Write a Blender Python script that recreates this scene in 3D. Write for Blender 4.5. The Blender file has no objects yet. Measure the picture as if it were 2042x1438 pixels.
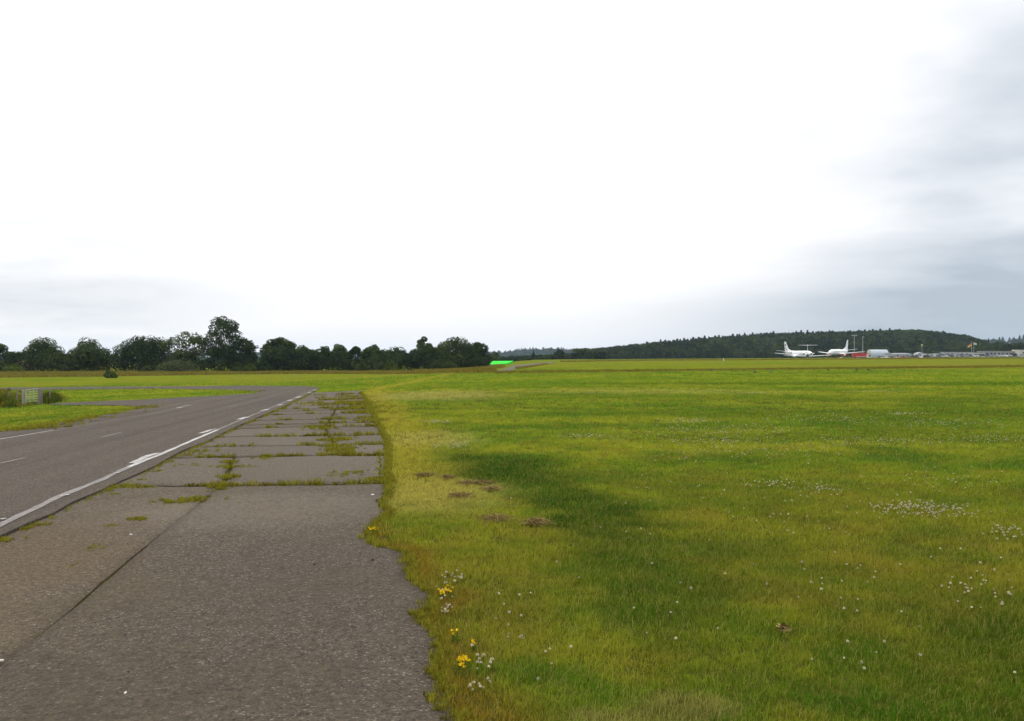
import bpy, bmesh, math, random
import numpy as np
from mathutils import Vector, Matrix
from mathutils.geometry import delaunay_2d_cdt

random.seed(7)
RNG = np.random.default_rng(7)
SC = bpy.context.scene
COL = SC.collection
R = math.radians

# ------------------------------------------------------------------ camera
EYE, F, CX, CY, HOR = 1.6, 1861.0, 1021.0, 719.0, 712.0      # photo pixels (2042 x 1438)
PITCH = math.atan((CY - HOR) / F)
cam_d = bpy.data.cameras.new('camera')
cam = bpy.data.objects.new('camera', cam_d)
COL.objects.link(cam)
cam.location = (0, 0, EYE)
cam.rotation_euler = (math.pi / 2 - PITCH, 0, 0)
cam_d.sensor_width = 36
cam_d.lens = 36 * F / 2042
cam_d.clip_start = 0.05
cam_d.clip_end = 9000
SC.camera = cam

# ------------------------------------------------------------------ node helper
class NT:
    def __init__(s, tree):
        s.t = tree
        tree.nodes.clear()
    def n(s, typ, props=None, ins=None, **inp):
        nd = s.t.nodes.new(typ)
        for k, v in (props or {}).items():
            setattr(nd, k, v)
        for i, v in enumerate(ins or []):
            s.set(nd.inputs[i], v)
        for k, v in inp.items():
            s.set(nd.inputs[k.replace('_', ' ')], v)
        return nd
    def set(s, sock, v):
        if v is None:
            return
        if isinstance(v, bpy.types.NodeSocket):
            s.t.links.new(v, sock)
        else:
            if isinstance(v, (tuple, list)) and sock.type == 'RGBA' and len(v) == 3:
                v = (*v, 1)
            sock.default_value = v
    def math(s, op, *a, clamp=False):
        return s.n('ShaderNodeMath', {'operation': op, 'use_clamp': clamp}, list(a)).outputs[0]
    def vmath(s, op, *a):
        nd = s.n('ShaderNodeVectorMath', {'operation': op}, list(a))
        return nd.outputs['Value'] if op in ('LENGTH', 'DOT_PRODUCT', 'DISTANCE') else nd.outputs[0]
    def noise(s, vec, scale, detail=3, rough=0.55):
        return s.n('ShaderNodeTexNoise', None, None, Vector=vec, Scale=scale, Detail=detail, Roughness=rough).outputs['Fac']
    def step(s, v, a, b, lo=0.0, hi=1.0):
        nd = s.n('ShaderNodeMapRange', {'interpolation_type': 'SMOOTHSTEP', 'clamp': True}, [v, a, b, lo, hi])
        return nd.outputs[0]
    def mix(s, f, a, b, mode='MIX'):
        nd = s.n('ShaderNodeMix', {'data_type': 'RGBA', 'blend_type': mode, 'clamp_factor': True})
        s.set(nd.inputs[0], f); s.set(nd.inputs[6], a); s.set(nd.inputs[7], b)
        return nd.outputs[2]
    def sep(s, v):
        return s.n('ShaderNodeSeparateXYZ', None, [v]).outputs
    def comb(s, x, y, z):
        return s.n('ShaderNodeCombineXYZ', None, [x, y, z]).outputs[0]

# ------------------------------------------------------------------ world: bright broken overcast
SUN_EL, SUN_AZ = R(52), R(-20)           # azimuth clockwise from the view direction (+Y)
W = bpy.data.worlds.new('World')
SC.world = W
W.use_nodes = True
w = NT(W.node_tree)
dirv = w.n('ShaderNodeTexCoord').outputs['Generated']
dx, dy, dz = w.sep(dirv)
sky = w.n('ShaderNodeTexSky', {'sky_type': 'NISHITA', 'sun_disc': False, 'sun_elevation': SUN_EL,
                               'sun_rotation': SUN_AZ, 'altitude': 50.0, 'dust_density': 3.0}).outputs[0]
el = w.math('MAXIMUM', dz, 0.0)
az = w.math('ARCTAN2', dx, dy)
elp = w.math('ADD', el, 0.16)
pl = w.comb(w.math('DIVIDE', dx, elp), w.math('DIVIDE', dy, elp), 0.0)
nA = w.noise(w.vmath('ADD', pl, (3.1, 7.7, 0)), 0.9, 5, 0.5)
nB = w.noise(w.vmath('ADD', pl, (11.3, 2.2, 0)), 2.4, 5, 0.55)
strk = w.noise(w.comb(w.math('MULTIPLY', az, 2.2), w.math('MULTIPLY', el, 16.0), 1.7), 1.0, 5, 0.5)
nC = w.noise(w.comb(w.math('MULTIPLY', az, 3.0), w.math('MULTIPLY', el, 9.0), 4.7), 1.0, 4, 0.5)
# grey bank standing to the right of the view
bank = w.step(w.math('ADD', az, w.math('MULTIPLY', w.math('SUBTRACT', nA, 0.5), 0.8)), 0.20, 0.62)
bank = w.math('MULTIPLY', bank, w.step(el, 0.26, 0.42, 1.0, 0.0))
bank = w.math('MULTIPLY', bank, w.step(nC, 0.30, 0.66, 0.10, 1.0))
# low veil of stratus near the horizon, heavier towards the right
lowh = w.math('ADD', el, w.math('MULTIPLY', w.math('SUBTRACT', strk, 0.5), 0.10))
rgt = w.step(az, 0.02, 0.46)
low = w.step(w.math('SUBTRACT', lowh, w.math('MULTIPLY', rgt, 0.075)), -0.005, 0.085, 1.0, 0.0)
low = w.math('MULTIPLY', low, w.math('ADD', 0.20, w.math('MULTIPLY', rgt, 0.78)))
lowl = w.math('MULTIPLY', w.step(az, -0.10, -0.50), w.math('MULTIPLY', w.step(lowh, 0.012, 0.05), w.step(lowh, 0.05, 0.12, 1.0, 0.0)))
g = w.math('MAXIMUM', w.math('MULTIPLY', bank, 0.85), low)
g = w.math('MAXIMUM', g, w.math('MULTIPLY', lowl, 0.42))
g = w.math('ADD', g, w.math('MULTIPLY', w.math('MULTIPLY', w.step(nB, 0.40, 0.75), 0.22), w.step(w.math('ABSOLUTE', az), 0.18, 0.55)), clamp=True)
lum = w.step(el, 0.25, 1.0, 1.13, 2.5)
white = w.comb(lum, lum, w.math('MULTIPLY', lum, 1.02))
cloud = w.mix(g, white, (0.490, 0.570, 0.660))
cloud10 = w.vmath('SCALE', cloud, None)
cloud10.node.inputs['Scale'].default_value = 10.0
colr = w.mix(0.94, sky, cloud10)
bg = w.n('ShaderNodeBackground', None, [colr, 0.1])
out = w.n('ShaderNodeOutputWorld')
w.t.links.new(bg.outputs[0], out.inputs[0])

sun_d = bpy.data.lights.new('sun', 'SUN')
sun_d.energy = 1.1
sun_d.angle = R(18)
sun_d.color = (1.0, 0.95, 0.88)
sun = bpy.data.objects.new('sun', sun_d)
COL.objects.link(sun)
sdir = Vector((math.sin(SUN_AZ) * math.cos(SUN_EL), math.cos(SUN_AZ) * math.cos(SUN_EL), math.sin(SUN_EL)))
sun.rotation_euler = sdir.to_track_quat('Z', 'Y').to_euler()

SC.view_settings.view_transform = 'Standard'
SC.view_settings.look = 'None'
SC.view_settings.exposure = 0.0
SC.view_settings.gamma = 1.0
SC.view_settings.use_curve_mapping = False
SC.render.engine = 'CYCLES'
SC.cycles.use_denoising = True
SC.cycles.max_bounces = 4
SC.cycles.diffuse_bounces = 2
SC.cycles.transmission_bounces = 2
SC.cycles.use_adaptive_sampling = True
SC.cycles.adaptive_threshold = 0.02
SC.cycles.transparent_max_bounces = 6
SC.cycles.volume_bounces = 1

# ------------------------------------------------------------------ terrain height
def sst(a, b, x):
    t = np.clip((x - a) / (b - a), 0, 1)
    return t * t * (3 - 2 * t)

HX = [40, 91, 142, 193, 244, 347, 413, 449, 474, 560]
HZ = [0, 1.0, 4.5, 9.5, 14.0, 17.5, 18.5, 14.0, 9.0, 0]
def H(X, Y):
    X = np.asarray(X, float); Y = np.asarray(Y, float)
    far = sst(30, 240, Y)
    k = 35 + (15 - 35) * far
    a = (-X - 9 + 15 * np.clip(Y / 240, 0, 1)) / 3
    s = 3 * np.logaddexp(0, a) - 3 * np.logaddexp(0, -3.0)
    s = np.maximum(s, 0)
    L = -2.3 * (1 - np.exp(-s / k))
    up = 1.7 * (1 - np.exp(-np.maximum(X, 0) / 110)) * sst(60, 380, Y)
    drop = -0.85 * sst(400, 470, Y) * sst(20, 80, X) * (1 - sst(205, 235, X))
    hill = np.interp(X, HX, HZ, left=0, right=0) * sst(690, 930, Y) * (1 - sst(1050, 1600, Y))
    h2 = 13 * np.exp(-((X - 100) / 110) ** 2) * np.exp(-((Y - 2700) / 350) ** 2)
    h3 = 30 * np.exp(-((X - 1060) / 160) ** 2) * np.exp(-((Y - 1900) / 250) ** 2)
    h4 = 7 * np.exp(-((X + 500) / 500) ** 2) * np.exp(-((Y - 2500) / 400) ** 2)
    und = 0.012 * np.sin(X * 1.3 + 0.4 * Y) * np.sin(Y * 0.9 - 0.3 * X) * sst(1.0, 3.0, X)
    return L + up + drop + hill + h2 + h3 + h4 + und

def hz(x, y):
    return float(H(x, y))

CP, SP = math.cos(PITCH), math.sin(PITCH)
def at(px, py, tmax=3800.0):
    """where the sight line through a photo pixel meets the terrain"""
    a = (px - CX) / F; b = (CY - py) / F
    d = np.array([a, CP + b * SP, -SP + b * CP])
    t = np.geomspace(2.0, tmax, 1400)
    P = d[None] * t[:, None] + np.array([0, 0, EYE])
    below = P[:, 2] < H(P[:, 0], P[:, 1])
    i = int(np.argmax(below)) if below.any() else len(t) - 1
    lo, hi = t[max(i - 1, 0)], t[i]
    for _ in range(30):
        m = (lo + hi) / 2
        q = d * m
        if q[2] + EYE < hz(q[0], q[1]):
            hi = m
        else:
            lo = m
    q = d * hi
    return (q[0], q[1])
def ats(pts):
    return [at(*p) for p in pts]
def col_at(u, D):
    """ground point in photo column u at distance D along the view axis"""
    x = (u - CX) / F * D
    return (x, D, hz(x, D))
def z_of(py, D):
    return EYE + (HOR - py) / F * D

# ------------------------------------------------------------------ object helpers
def link(o, parent=None):
    COL.objects.link(o)
    if parent is not None:
        o.parent = parent
    return o
def tag(o, label=None, cat=None, group=None, kind=None):
    if label: o['label'] = label
    if cat: o['category'] = cat
    if group: o['group'] = group
    if kind: o['kind'] = kind
    return o
def empty(name, loc, rz=0.0, label=None, cat=None, group=None):
    o = bpy.data.objects.new(name, None)
    o.empty_display_size = 0.2
    o.location = loc; o.rotation_euler = (0, 0, rz)
    link(o)
    return tag(o, label, cat, group)
def mesh_np(name, V, Fq, smooth=False):
    me = bpy.data.meshes.new(name)
    V = np.asarray(V, np.float32); Fq = np.asarray(Fq, np.int32)
    k = Fq.shape[1]
    me.vertices.add(len(V)); me.vertices.foreach_set('co', V.ravel())
    me.loops.add(Fq.size); me.loops.foreach_set('vertex_index', Fq.ravel())
    me.polygons.add(len(Fq)); me.polygons.foreach_set('loop_start', np.arange(len(Fq), dtype=np.int32) * k)
    me.polygons.foreach_set('use_smooth', np.full(len(Fq), smooth))
    me.update(calc_edges=True)
    return me
def obj(name, me, mat=None, parent=None, loc=None):
    o = bpy.data.objects.new(name, me)
    if mat is not None and not me.materials:
        for m in (mat if isinstance(mat, (list, tuple)) else [mat]):
            me.materials.append(m)
    if loc is not None: o.location = loc
    return link(o, parent)

class MB:
    """collects simple shapes into one mesh"""
    def __init__(s):
        s.v = []; s.f = []; s.m = []; s.cur = 0
    def add(s, vs, fs):
        b = len(s.v)
        s.v += [tuple(v) for v in vs]
        s.f += [tuple(b + i for i in f) for f in fs]
        s.m += [s.cur] * len(fs)
        return s
    def box(s, c, d, rz=0.0, ry=0.0, taper=1.0):
        x, y, z = d[0] / 2, d[1] / 2, d[2] / 2
        M = Matrix.Rotation(rz, 3, 'Z') @ Matrix.Rotation(ry, 3, 'Y')
        vs = []
        for k in (-1, 1):
            t = taper if k > 0 else 1
            for a, b in ((-1, -1), (1, -1), (1, 1), (-1, 1)):
                vs.append(M @ Vector((a * x * t, b * y * t, k * z)) + Vector(c))
        return s.add(vs, [(3, 2, 1, 0), (4, 5, 6, 7), (0, 1, 5, 4), (1, 2, 6, 5), (2, 3, 7, 6), (3, 0, 4, 7)])
    def tube(s, pts, rad, n=8, cap=True):
        pts = [Vector(p) for p in pts]
        if not isinstance(rad, (list, tuple)): rad = [rad] * len(pts)
        rings = []
        for i, p in enumerate(pts):
            d = (pts[min(i + 1, len(pts) - 1)] - pts[max(i - 1, 0)]).normalized()
            a = d.orthogonal().normalized() if abs(d.z) < 0.9 else Vector((1, 0, 0)).cross(d).normalized()
            b = d.cross(a)
            rings.append([p + (a * math.cos(2 * math.pi * j / n) + b * math.sin(2 * math.pi * j / n)) * rad[i] for j in range(n)])
        return s.loft(rings, cap)
    def loft(s, rings, cap=True):
        n = len(rings[0]); vs = [p for r in rings for p in r]; fs = []
        for i in range(len(rings) - 1):
            for j in range(n):
                k = (j + 1) % n
                fs.append((i * n + j, i * n + k, (i + 1) * n + k, (i + 1) * n + j))
        if cap:
            fs.append(tuple(range(n - 1, -1, -1)))
            fs.append(tuple((len(rings) - 1) * n + j for j in range(n)))
        return s.add(vs, fs)
    def prism(s, poly, y0, y1, axis='y'):
        """polygon in (x,z) pushed along y"""
        n = len(poly)
        if axis == 'y':
            vs = [(p[0], y0, p[1]) for p in poly] + [(p[0], y1, p[1]) for p in poly]
        else:
            vs = [(y0, p[0], p[1]) for p in poly] + [(y1, p[0], p[1]) for p in poly]
        fs = [tuple(range(n)), tuple(range(2 * n - 1, n - 1, -1))]
        fs += [(i, i + n, (i + 1) % n + n, (i + 1) % n) for i in range(n)]
        return s.add(vs, fs)
    def mesh(s, name, smooth=False, mats=None):
        me = bpy.data.meshes.new(name)
        me.from_pydata(s.v, [], s.f)
        me.polygons.foreach_set('material_index', s.m)
        if smooth: me.polygons.foreach_set('use_smooth', [True] * len(s.f))
        bm = bmesh.new(); bm.from_mesh(me)
        bmesh.ops.recalc_face_normals(bm, faces=bm.faces)
        bm.to_mesh(me); bm.free()
        for m in (mats or []): me.materials.append(m)
        return me
    def build(s, name, mat, parent=None, smooth=False, loc=None):
        return obj(name, s.mesh(name, smooth), mat, parent, loc)

# ------------------------------------------------------------------ materials
MATS = {}
def mat(name, fn):
    if name in MATS: return MATS[name]
    m = bpy.data.materials.new(name); m.use_nodes = True
    t = NT(m.node_tree)
    sh = fn(t)
    o = t.n('ShaderNodeOutputMaterial')
    t.t.links.new(sh, o.inputs[0])
    MATS[name] = m
    return m
def P(t, col, rough=0.8, metal=0.0, bump=None, bstr=0.3, bdist=0.01, spec=0.5, trans=None):
    b = t.n('ShaderNodeBsdfPrincipled')
    t.set(b.inputs['Base Color'], col); t.set(b.inputs['Roughness'], rough); t.set(b.inputs['Metallic'], metal)
    t.set(b.inputs['Specular IOR Level'], spec)
    if bump is not None:
        bn = t.n('ShaderNodeBump', None, None, Strength=bstr, Distance=bdist, Height=bump)
        t.set(b.inputs['Normal'], bn.outputs[0])
    return b.outputs[0]
def paint(name, col, rough=0.45, dirt=0.12, metal=0.0):
    def fn(t):
        p = t.n('ShaderNodeTexCoord').outputs['Object']
        n = t.noise(p, 1.7, 5, 0.6)
        c = t.mix(t.step(n, 0.45, 0.75, 0.0, dirt), col, (0.16, 0.14, 0.11))
        return P(t, c, rough, metal)
    return mat(name, fn)

def world_pos(t):
    return t.n('ShaderNodeNewGeometry').outputs['Position']

def ellipse(t, p, c, r, rot=0.0, soft=0.5):
    """1 inside an ellipse on the ground, fading outwards"""
    d = t.vmath('SUBTRACT', p, (c[0], c[1], 0))
    ca, sa = math.cos(rot), math.sin(rot)
    x = t.vmath('DOT_PRODUCT', d, (ca / r[0], sa / r[0], 0))
    y = t.vmath('DOT_PRODUCT', d, (-sa / r[1], ca / r[1], 0))
    l = t.vmath('LENGTH', t.comb(x, y, 0.0))
    return t.step(l, 1.0 - soft, 1.0 + soft, 1.0, 0.0)

GREEN, YEL, LUSH, BROWN, STRAW = (0.074, 0.142, 0.0070), (0.172, 0.190, 0.0120), (0.019, 0.066, 0.0050), (0.122, 0.112, 0.0120), (0.27, 0.23, 0.070)
def turf(t):
    """the colour of the sward at a place: kinds of grass, lush and dry patches"""
    p0 = world_pos(t)
    wob = t.n('ShaderNodeTexNoise', None, None, Vector=p0, Scale=0.55, Detail=3.0).outputs['Color']
    wv = t.vmath('SCALE', t.vmath('SUBTRACT', wob, (0.5, 0.5, 0.5)), None); wv.node.inputs['Scale'].default_value = 1.8
    p = t.vmath('ADD', p0, wv)
    x, y, z = t.sep(p)
    n1 = t.noise(p0, 0.085, 4); n3 = t.noise(p0, 0.9, 4, 0.6); n4 = t.noise(p0, 7.0, 3, 0.6)
    st = t.noise(t.comb(t.math('MULTIPLY', x, 0.05), t.math('MULTIPLY', y, 0.30), 2.0), 1.0, 4)
    c = t.mix(t.step(n1, 0.36, 0.62), GREEN, YEL)
    c = t.mix(t.math('MULTIPLY', t.step(st, 0.50, 0.68), 0.55), c, (0.060, 0.128, 0.006))
    c = t.mix(t.math('MULTIPLY', t.step(n3, 0.50, 0.72), 0.60), c, LUSH)
    c = t.mix(t.math('MULTIPLY', t.step(n3, 0.48, 0.28), 0.55), c, YEL)
    # browner mown sward close by on the right
    c = t.mix(t.math('MULTIPLY', ellipse(t, p, (3.6, 7.6), (2.0, 3.2), 0.2, 0.6), 0.42), c, BROWN)
    c = t.mix(t.math('MULTIPLY', ellipse(t, p, (1.2, 4.3), (0.9, 0.7), 0.0, 0.6), 0.5), c, BROWN)
    # lush strip running away from the pavement edge
    lu = t.math('MAXIMUM', ellipse(t, p, (0.05, 12.6), (0.75, 3.0), 0.17, 0.45), ellipse(t, p, (0.95, 9.0), (0.55, 2.4), 0.12, 0.45))
    lu = t.math('MAXIMUM', lu, ellipse(t, p, (1.05, 6.0), (0.42, 1.3), -0.05, 0.5))
    lu = t.math('MAXIMUM', lu, t.math('MULTIPLY', ellipse(t, p, (3.1, 5.4), (0.9, 0.9), 0.3, 0.6), 0.6))
    c = t.mix(t.math('MULTIPLY', lu, 0.88), c, LUSH)
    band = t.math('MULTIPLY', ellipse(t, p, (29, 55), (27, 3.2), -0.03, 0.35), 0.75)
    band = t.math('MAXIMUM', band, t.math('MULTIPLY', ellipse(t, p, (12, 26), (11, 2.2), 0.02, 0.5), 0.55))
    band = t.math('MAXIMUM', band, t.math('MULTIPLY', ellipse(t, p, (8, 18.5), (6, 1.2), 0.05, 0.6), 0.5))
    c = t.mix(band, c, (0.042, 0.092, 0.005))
    # dry fringe along the broken pavement, pale worn patch further on
    e = t.math('ADD', x, t.math('ADD', t.math('MULTIPLY', y, 0.160), -0.40))
    fr = t.math('MULTIPLY', t.step(e, -0.6, 0.1), t.step(e, 0.55, 1.6, 1.0, 0.0))
    fr = t.math('MULTIPLY', fr, t.step(y, 7.0, 9.5))
    c = t.mix(t.math('MULTIPLY', fr, 0.70), c, (0.225, 0.190, 0.018))
    pale = t.math('MAXIMUM', ellipse(t, p, (-3.2, 40), (2.6, 5), 0.1, 0.6), t.math('MULTIPLY', ellipse(t, p, (-1.6, 18.3), (0.9, 1.6), 0.1, 0.6), 0.7))
    pale = t.math('MAXIMUM', pale, t.math('MULTIPLY', ellipse(t, p, (-0.95, 10.8), (0.7, 1.5), 0.1, 0.6), 0.55))
    c = t.mix(t.math('MULTIPLY', pale, 0.60), c, STRAW)
    # mossy brown lip on the pavement edge close to the camera
    lip = t.math('MULTIPLY', t.step(x, 0.30, -0.15), t.step(y, 9.0, 7.5))
    c = t.mix(t.math('MULTIPLY', lip, 0.75), c, (0.088, 0.064, 0.007))
    c = t.mix(t.step(n4, 0.35, 0.75, 0.0, 0.35), c, t.mix(0.5, c, (0.02, 0.03, 0.002)))
    return c, n4

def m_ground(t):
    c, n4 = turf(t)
    p = world_pos(t)
    fine = t.noise(p, 40.0, 3, 0.7)
    x, y, z = t.sep(p)
    f2 = t.noise(t.comb(t.math('MULTIPLY', x, 1.0), t.math('MULTIPLY', y, 0.35), 0), 3.0, 5, 0.7)
    c = t.mix(t.step(fine, 0.35, 0.7, 0.0, 0.35), c, (0.035, 0.036, 0.006))
    c = t.mix(t.step(f2, 0.55, 0.75, 0.0, 0.35), c, (0.05, 0.07, 0.006))
    # soil showing in the joints of the old pavement and far rough pasture
    e = t.math('ADD', x, t.math('ADD', t.math('MULTIPLY', y, 0.160), -0.40))
    soil = t.math('MULTIPLY', t.step(e, 0.1, -0.3), t.step(y, 47.0, 44.0))
    soil = t.math('MULTIPLY', soil, t.step(t.math('ADD', x, t.math('MULTIPLY', y, 0.11)), -4.6, -4.2))
    c = t.mix(t.math('MULTIPLY', soil, 0.85), c, (0.055, 0.042, 0.022))
    c = t.mix(t.step(y, 90.0, 140.0, 0.0, 0.45), c, YEL)
    fs = t.noise(t.comb(t.math('MULTIPLY', x, 0.03), t.math('MULTIPLY', y, 0.05), 5.0), 1.0, 6, 0.65)
    fg = t.noise(t.comb(t.math('MULTIPLY', x, 0.9), t.math('MULTIPLY', y, 0.12), 8.0), 1.0, 5, 0.75)
    far = t.step(y, 70.0, 125.0)
    c = t.mix(t.math('MULTIPLY', far, t.step(fs, 0.42, 0.66, 0.0, .8)), c, (0.165, 0.142, 0.022))
    c = t.mix(t.math('MULTIPLY', far, t.step(fs, 0.48, 0.30, 0.0, .6)), c, (0.062, 0.125, 0.010))
    c = t.mix(t.math('MULTIPLY', far, t.step(fg, 0.35, 0.70, 0.15, .75)), c, t.mix(.55, c, (0.030, 0.044, 0.004)))  # far turf darkened in streaks, painting in the self-shadow of its blades
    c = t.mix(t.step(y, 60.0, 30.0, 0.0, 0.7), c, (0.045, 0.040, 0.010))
    c = t.mix(t.step(y, 420.0, 520.0), c, (0.045, 0.060, 0.011))
    c = t.mix(t.step(y, 900.0, 1500.0), c, (0.016, 0.026, 0.009))
    return P(t, c, 0.95, 0, t.math('ADD', fine, t.math('MULTIPLY', f2, 2.0)), 0.5, 0.03, 0.0)
M_GROUND = mat('turf_ground', m_ground)

def m_blade(straw=0.12, name='grass_blade'):
    """blade colour: the tuft's own colour (set where it grows) with variation from blade to blade"""
    def fn(t):
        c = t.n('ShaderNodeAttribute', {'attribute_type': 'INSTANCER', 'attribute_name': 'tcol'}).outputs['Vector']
        rnd = t.n('ShaderNodeNewGeometry').outputs['Random Per Island']
        v = t.math('ADD', 0.36, t.math('MULTIPLY', rnd, 1.28))
        c = t.mix(1.0, c, t.comb(v, v, v), 'MULTIPLY')
        c = t.mix(t.step(rnd, 1.0 - straw, 1.0 - straw + 0.02), c, t.mix(0.5, c, (0.40, 0.30, 0.09)))
        d = t.n('ShaderNodeBsdfDiffuse', None, [c])
        tr = t.n('ShaderNodeBsdfTranslucent', None, [c])
        m1 = t.n('ShaderNodeMixShader', None, [0.30, d.outputs[0], tr.outputs[0]])
        return m1.outputs[0]
    return mat(name, fn)
M_BLADE = m_blade(0.13)
def vnoise(x, y, seed):
    xi, yi = np.floor(x).astype(np.int64), np.floor(y).astype(np.int64)
    fx, fy = x - xi, y - yi
    fx, fy = fx * fx * (3 - 2 * fx), fy * fy * (3 - 2 * fy)
    def h(a, b):
        n = (a * 374761393 + b * 668265263 + seed * 144269) & 0xFFFFFFFF
        n = ((n ^ (n >> 13)) * 1274126177) & 0xFFFFFFFF
        return ((n ^ (n >> 16)) & 0xFFFF) / 65535.0
    return (h(xi, yi) * (1 - fx) + h(xi + 1, yi) * fx) * (1 - fy) + (h(xi, yi + 1) * (1 - fx) + h(xi + 1, yi + 1) * fx) * fy
def fbm(x, y, seed, octv=4):
    s_, a_, t_ = 0, 1.0, 0
    for o in range(octv):
        s_ = s_ + a_ * vnoise(x * 2 ** o + 17.3 * o, y * 2 ** o - 9.1 * o, seed + o); t_ += a_; a_ *= .55
    return s_ / t_
def turf_np(X, Y):
    """colour of each tuft from its kind of sward, with a painted vignette near the camera"""
    G, Yl, Lu, Br, St = [np.array(c) for c in (GREEN, YEL, LUSH, BROWN, STRAW)]
    wx = X + 1.1 * (fbm(X * .8, Y * .8, 3) - .5) + .35 * (fbm(X * 4, Y * 4, 4, 2) - .5)
    wy = Y + 2.2 * (fbm(X * .7, Y * .7, 5) - .5) + .6 * (fbm(X * 4, Y * 4, 6, 2) - .5)
    def mx(c, f, k): return c * (1 - f)[:, None] + np.asarray(k) * f[:, None]
    def ell(cx, cy, rx, ry, rot=0., soft=.5):
        dx_, dy_ = wx - cx, wy - cy; ca, sa = math.cos(rot), math.sin(rot)
        l = np.hypot((dx_ * ca + dy_ * sa) / rx, (-dx_ * sa + dy_ * ca) / ry)
        return 1 - sst(1 - soft, 1 + soft, l)
    c = np.tile(G, (len(X), 1))
    c = mx(c, sst(.36, .62, fbm(X * .09, Y * .09, 11)), Yl)
    st = fbm(wx * .05 + 3, wy * .28, 12)
    c = mx(c, .75 * sst(.50, .66, st), (.062, .125, .006))
    st2 = fbm(wx * .10 + 9, wy * .55, 13)
    c = mx(c, .22 * sst(.52, .68, st2), Br * 1.1)
    n3 = fbm(X * .8, Y * .8, 14); n5 = fbm(X * 2.6, Y * 2.6, 15)
    c = mx(c, .62 * sst(.50, .70, n3), Lu * 1.25)
    c = mx(c, .55 * sst(.47, .30, n3) if False else .55 * (1 - sst(.30, .47, n3)), Yl)
    c = mx(c, .55 * sst(.54, .72, n5), Br)
    c = mx(c, .45 * (1 - sst(.28, .44, n5)), Lu * 1.4)
    near = 1 - sst(9, 26, Y)
    c = mx(c, .28 * ell(3.6, 7.6, 2.2, 3.4, .2, .6), Br)
    c = mx(c, .75 * ell(.62, 4.25, .32, .25, 0, .6), St * .8)
    # vignette painted into the tuft colour: darker towards the camera
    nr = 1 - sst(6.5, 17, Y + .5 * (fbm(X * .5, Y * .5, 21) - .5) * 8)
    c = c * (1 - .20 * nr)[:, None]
    n6 = fbm(X * 1.5, Y * 1.5, 33)
    c = mx(c, .42 * nr * sst(.52, .68, n6), (.150, .128, .014))
    c = mx(c, .45 * nr * (1 - sst(.32, .46, n6)), (.030, .060, .005))
    lu = np.maximum.reduce([ell(-.05, 13.2, .75, 2.6, .17, .45), ell(.85, 9.9, .62, 1.9, .12, .45), .55 * ell(1.05, 6.6, .5, 1.3, -.05, .6), .6 * ell(3.1, 5.4, .9, .9, .3, .6), .55 * ell(2.2, 4.6, .8, .6, 0, .6)])
    c = mx(c, .92 * lu * (.65 + .35 * sst(.3, .6, n5)), Lu * .68)
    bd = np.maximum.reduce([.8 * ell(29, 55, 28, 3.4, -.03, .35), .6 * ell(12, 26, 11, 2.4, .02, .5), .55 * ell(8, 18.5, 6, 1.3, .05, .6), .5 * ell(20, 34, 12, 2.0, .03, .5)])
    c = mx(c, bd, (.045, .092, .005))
    e = wx - xr(Y) if True else 0
    fr = sst(-.1, .1, e) * (1 - sst(.5, 1.5, e)) * sst(8.5, 10.5, Y)
    c = mx(c, .75 * fr * sst(.25, .6, n3 + .15), (.225, .195, .022))
    pl = np.maximum.reduce([ell(-3.2, 40, 2.6, 5, .1, .6), .75 * ell(-1.6, 18.3, .9, 1.6, .1, .6), .6 * ell(-.8, 10.9, .7, 1.4, .1, .6), .5 * ell(6, 43, 6, 3, 0, .6)])
    c = mx(c, .6 * pl, St)
    lip = (1 - sst(.05, .42, e)) * (1 - sst(8.2, 9.2, Y))
    c = mx(c, .8 * lip, (.125, .078, .009))
    return c * RNG.uniform(.78, 1.22, len(X))[:, None]
def plain_leaf(name, col, col2, scale=1.5, tr=0.25, rand=0.5):
    def fn(t):
        p = t.n('ShaderNodeTexCoord').outputs['Object']
        geo = t.n('ShaderNodeNewGeometry')
        oi = t.n('ShaderNodeObjectInfo').outputs['Random']
        n = t.noise(p, scale, 3, 0.6)
        c = t.mix(t.step(n, 0.38, 0.62), col, col2)
        v = t.math('MULTIPLY', t.step(geo.outputs['Random Per Island'], 0.0, 1.0, 1.0 - rand, 1.0 + rand), t.step(oi, 0.0, 1.0, 0.82, 1.18))
        c = t.mix(1.0, c, t.comb(v, v, v), 'MULTIPLY')
        d = t.n('ShaderNodeBsdfDiffuse', None, [c])
        t2 = t.n('ShaderNodeBsdfTranslucent', None, [c])
        return t.n('ShaderNodeMixShader', None, [tr, d.outputs[0], t2.outputs[0]]).outputs[0]
    return mat(name, fn)
def m_bark(t):
    p = t.n('ShaderNodeTexCoord').outputs['Object']
    n = t.noise(t.vmath('MULTIPLY', p, (4, 4, 0.8)), 2.0, 4, 0.6)
    return P(t, t.mix(n, (0.055, 0.042, 0.030), (0.13, 0.105, 0.08)), 0.95, 0, n, 0.6, 0.05, 0.1)
M_BARK = mat('bark', m_bark)

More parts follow.
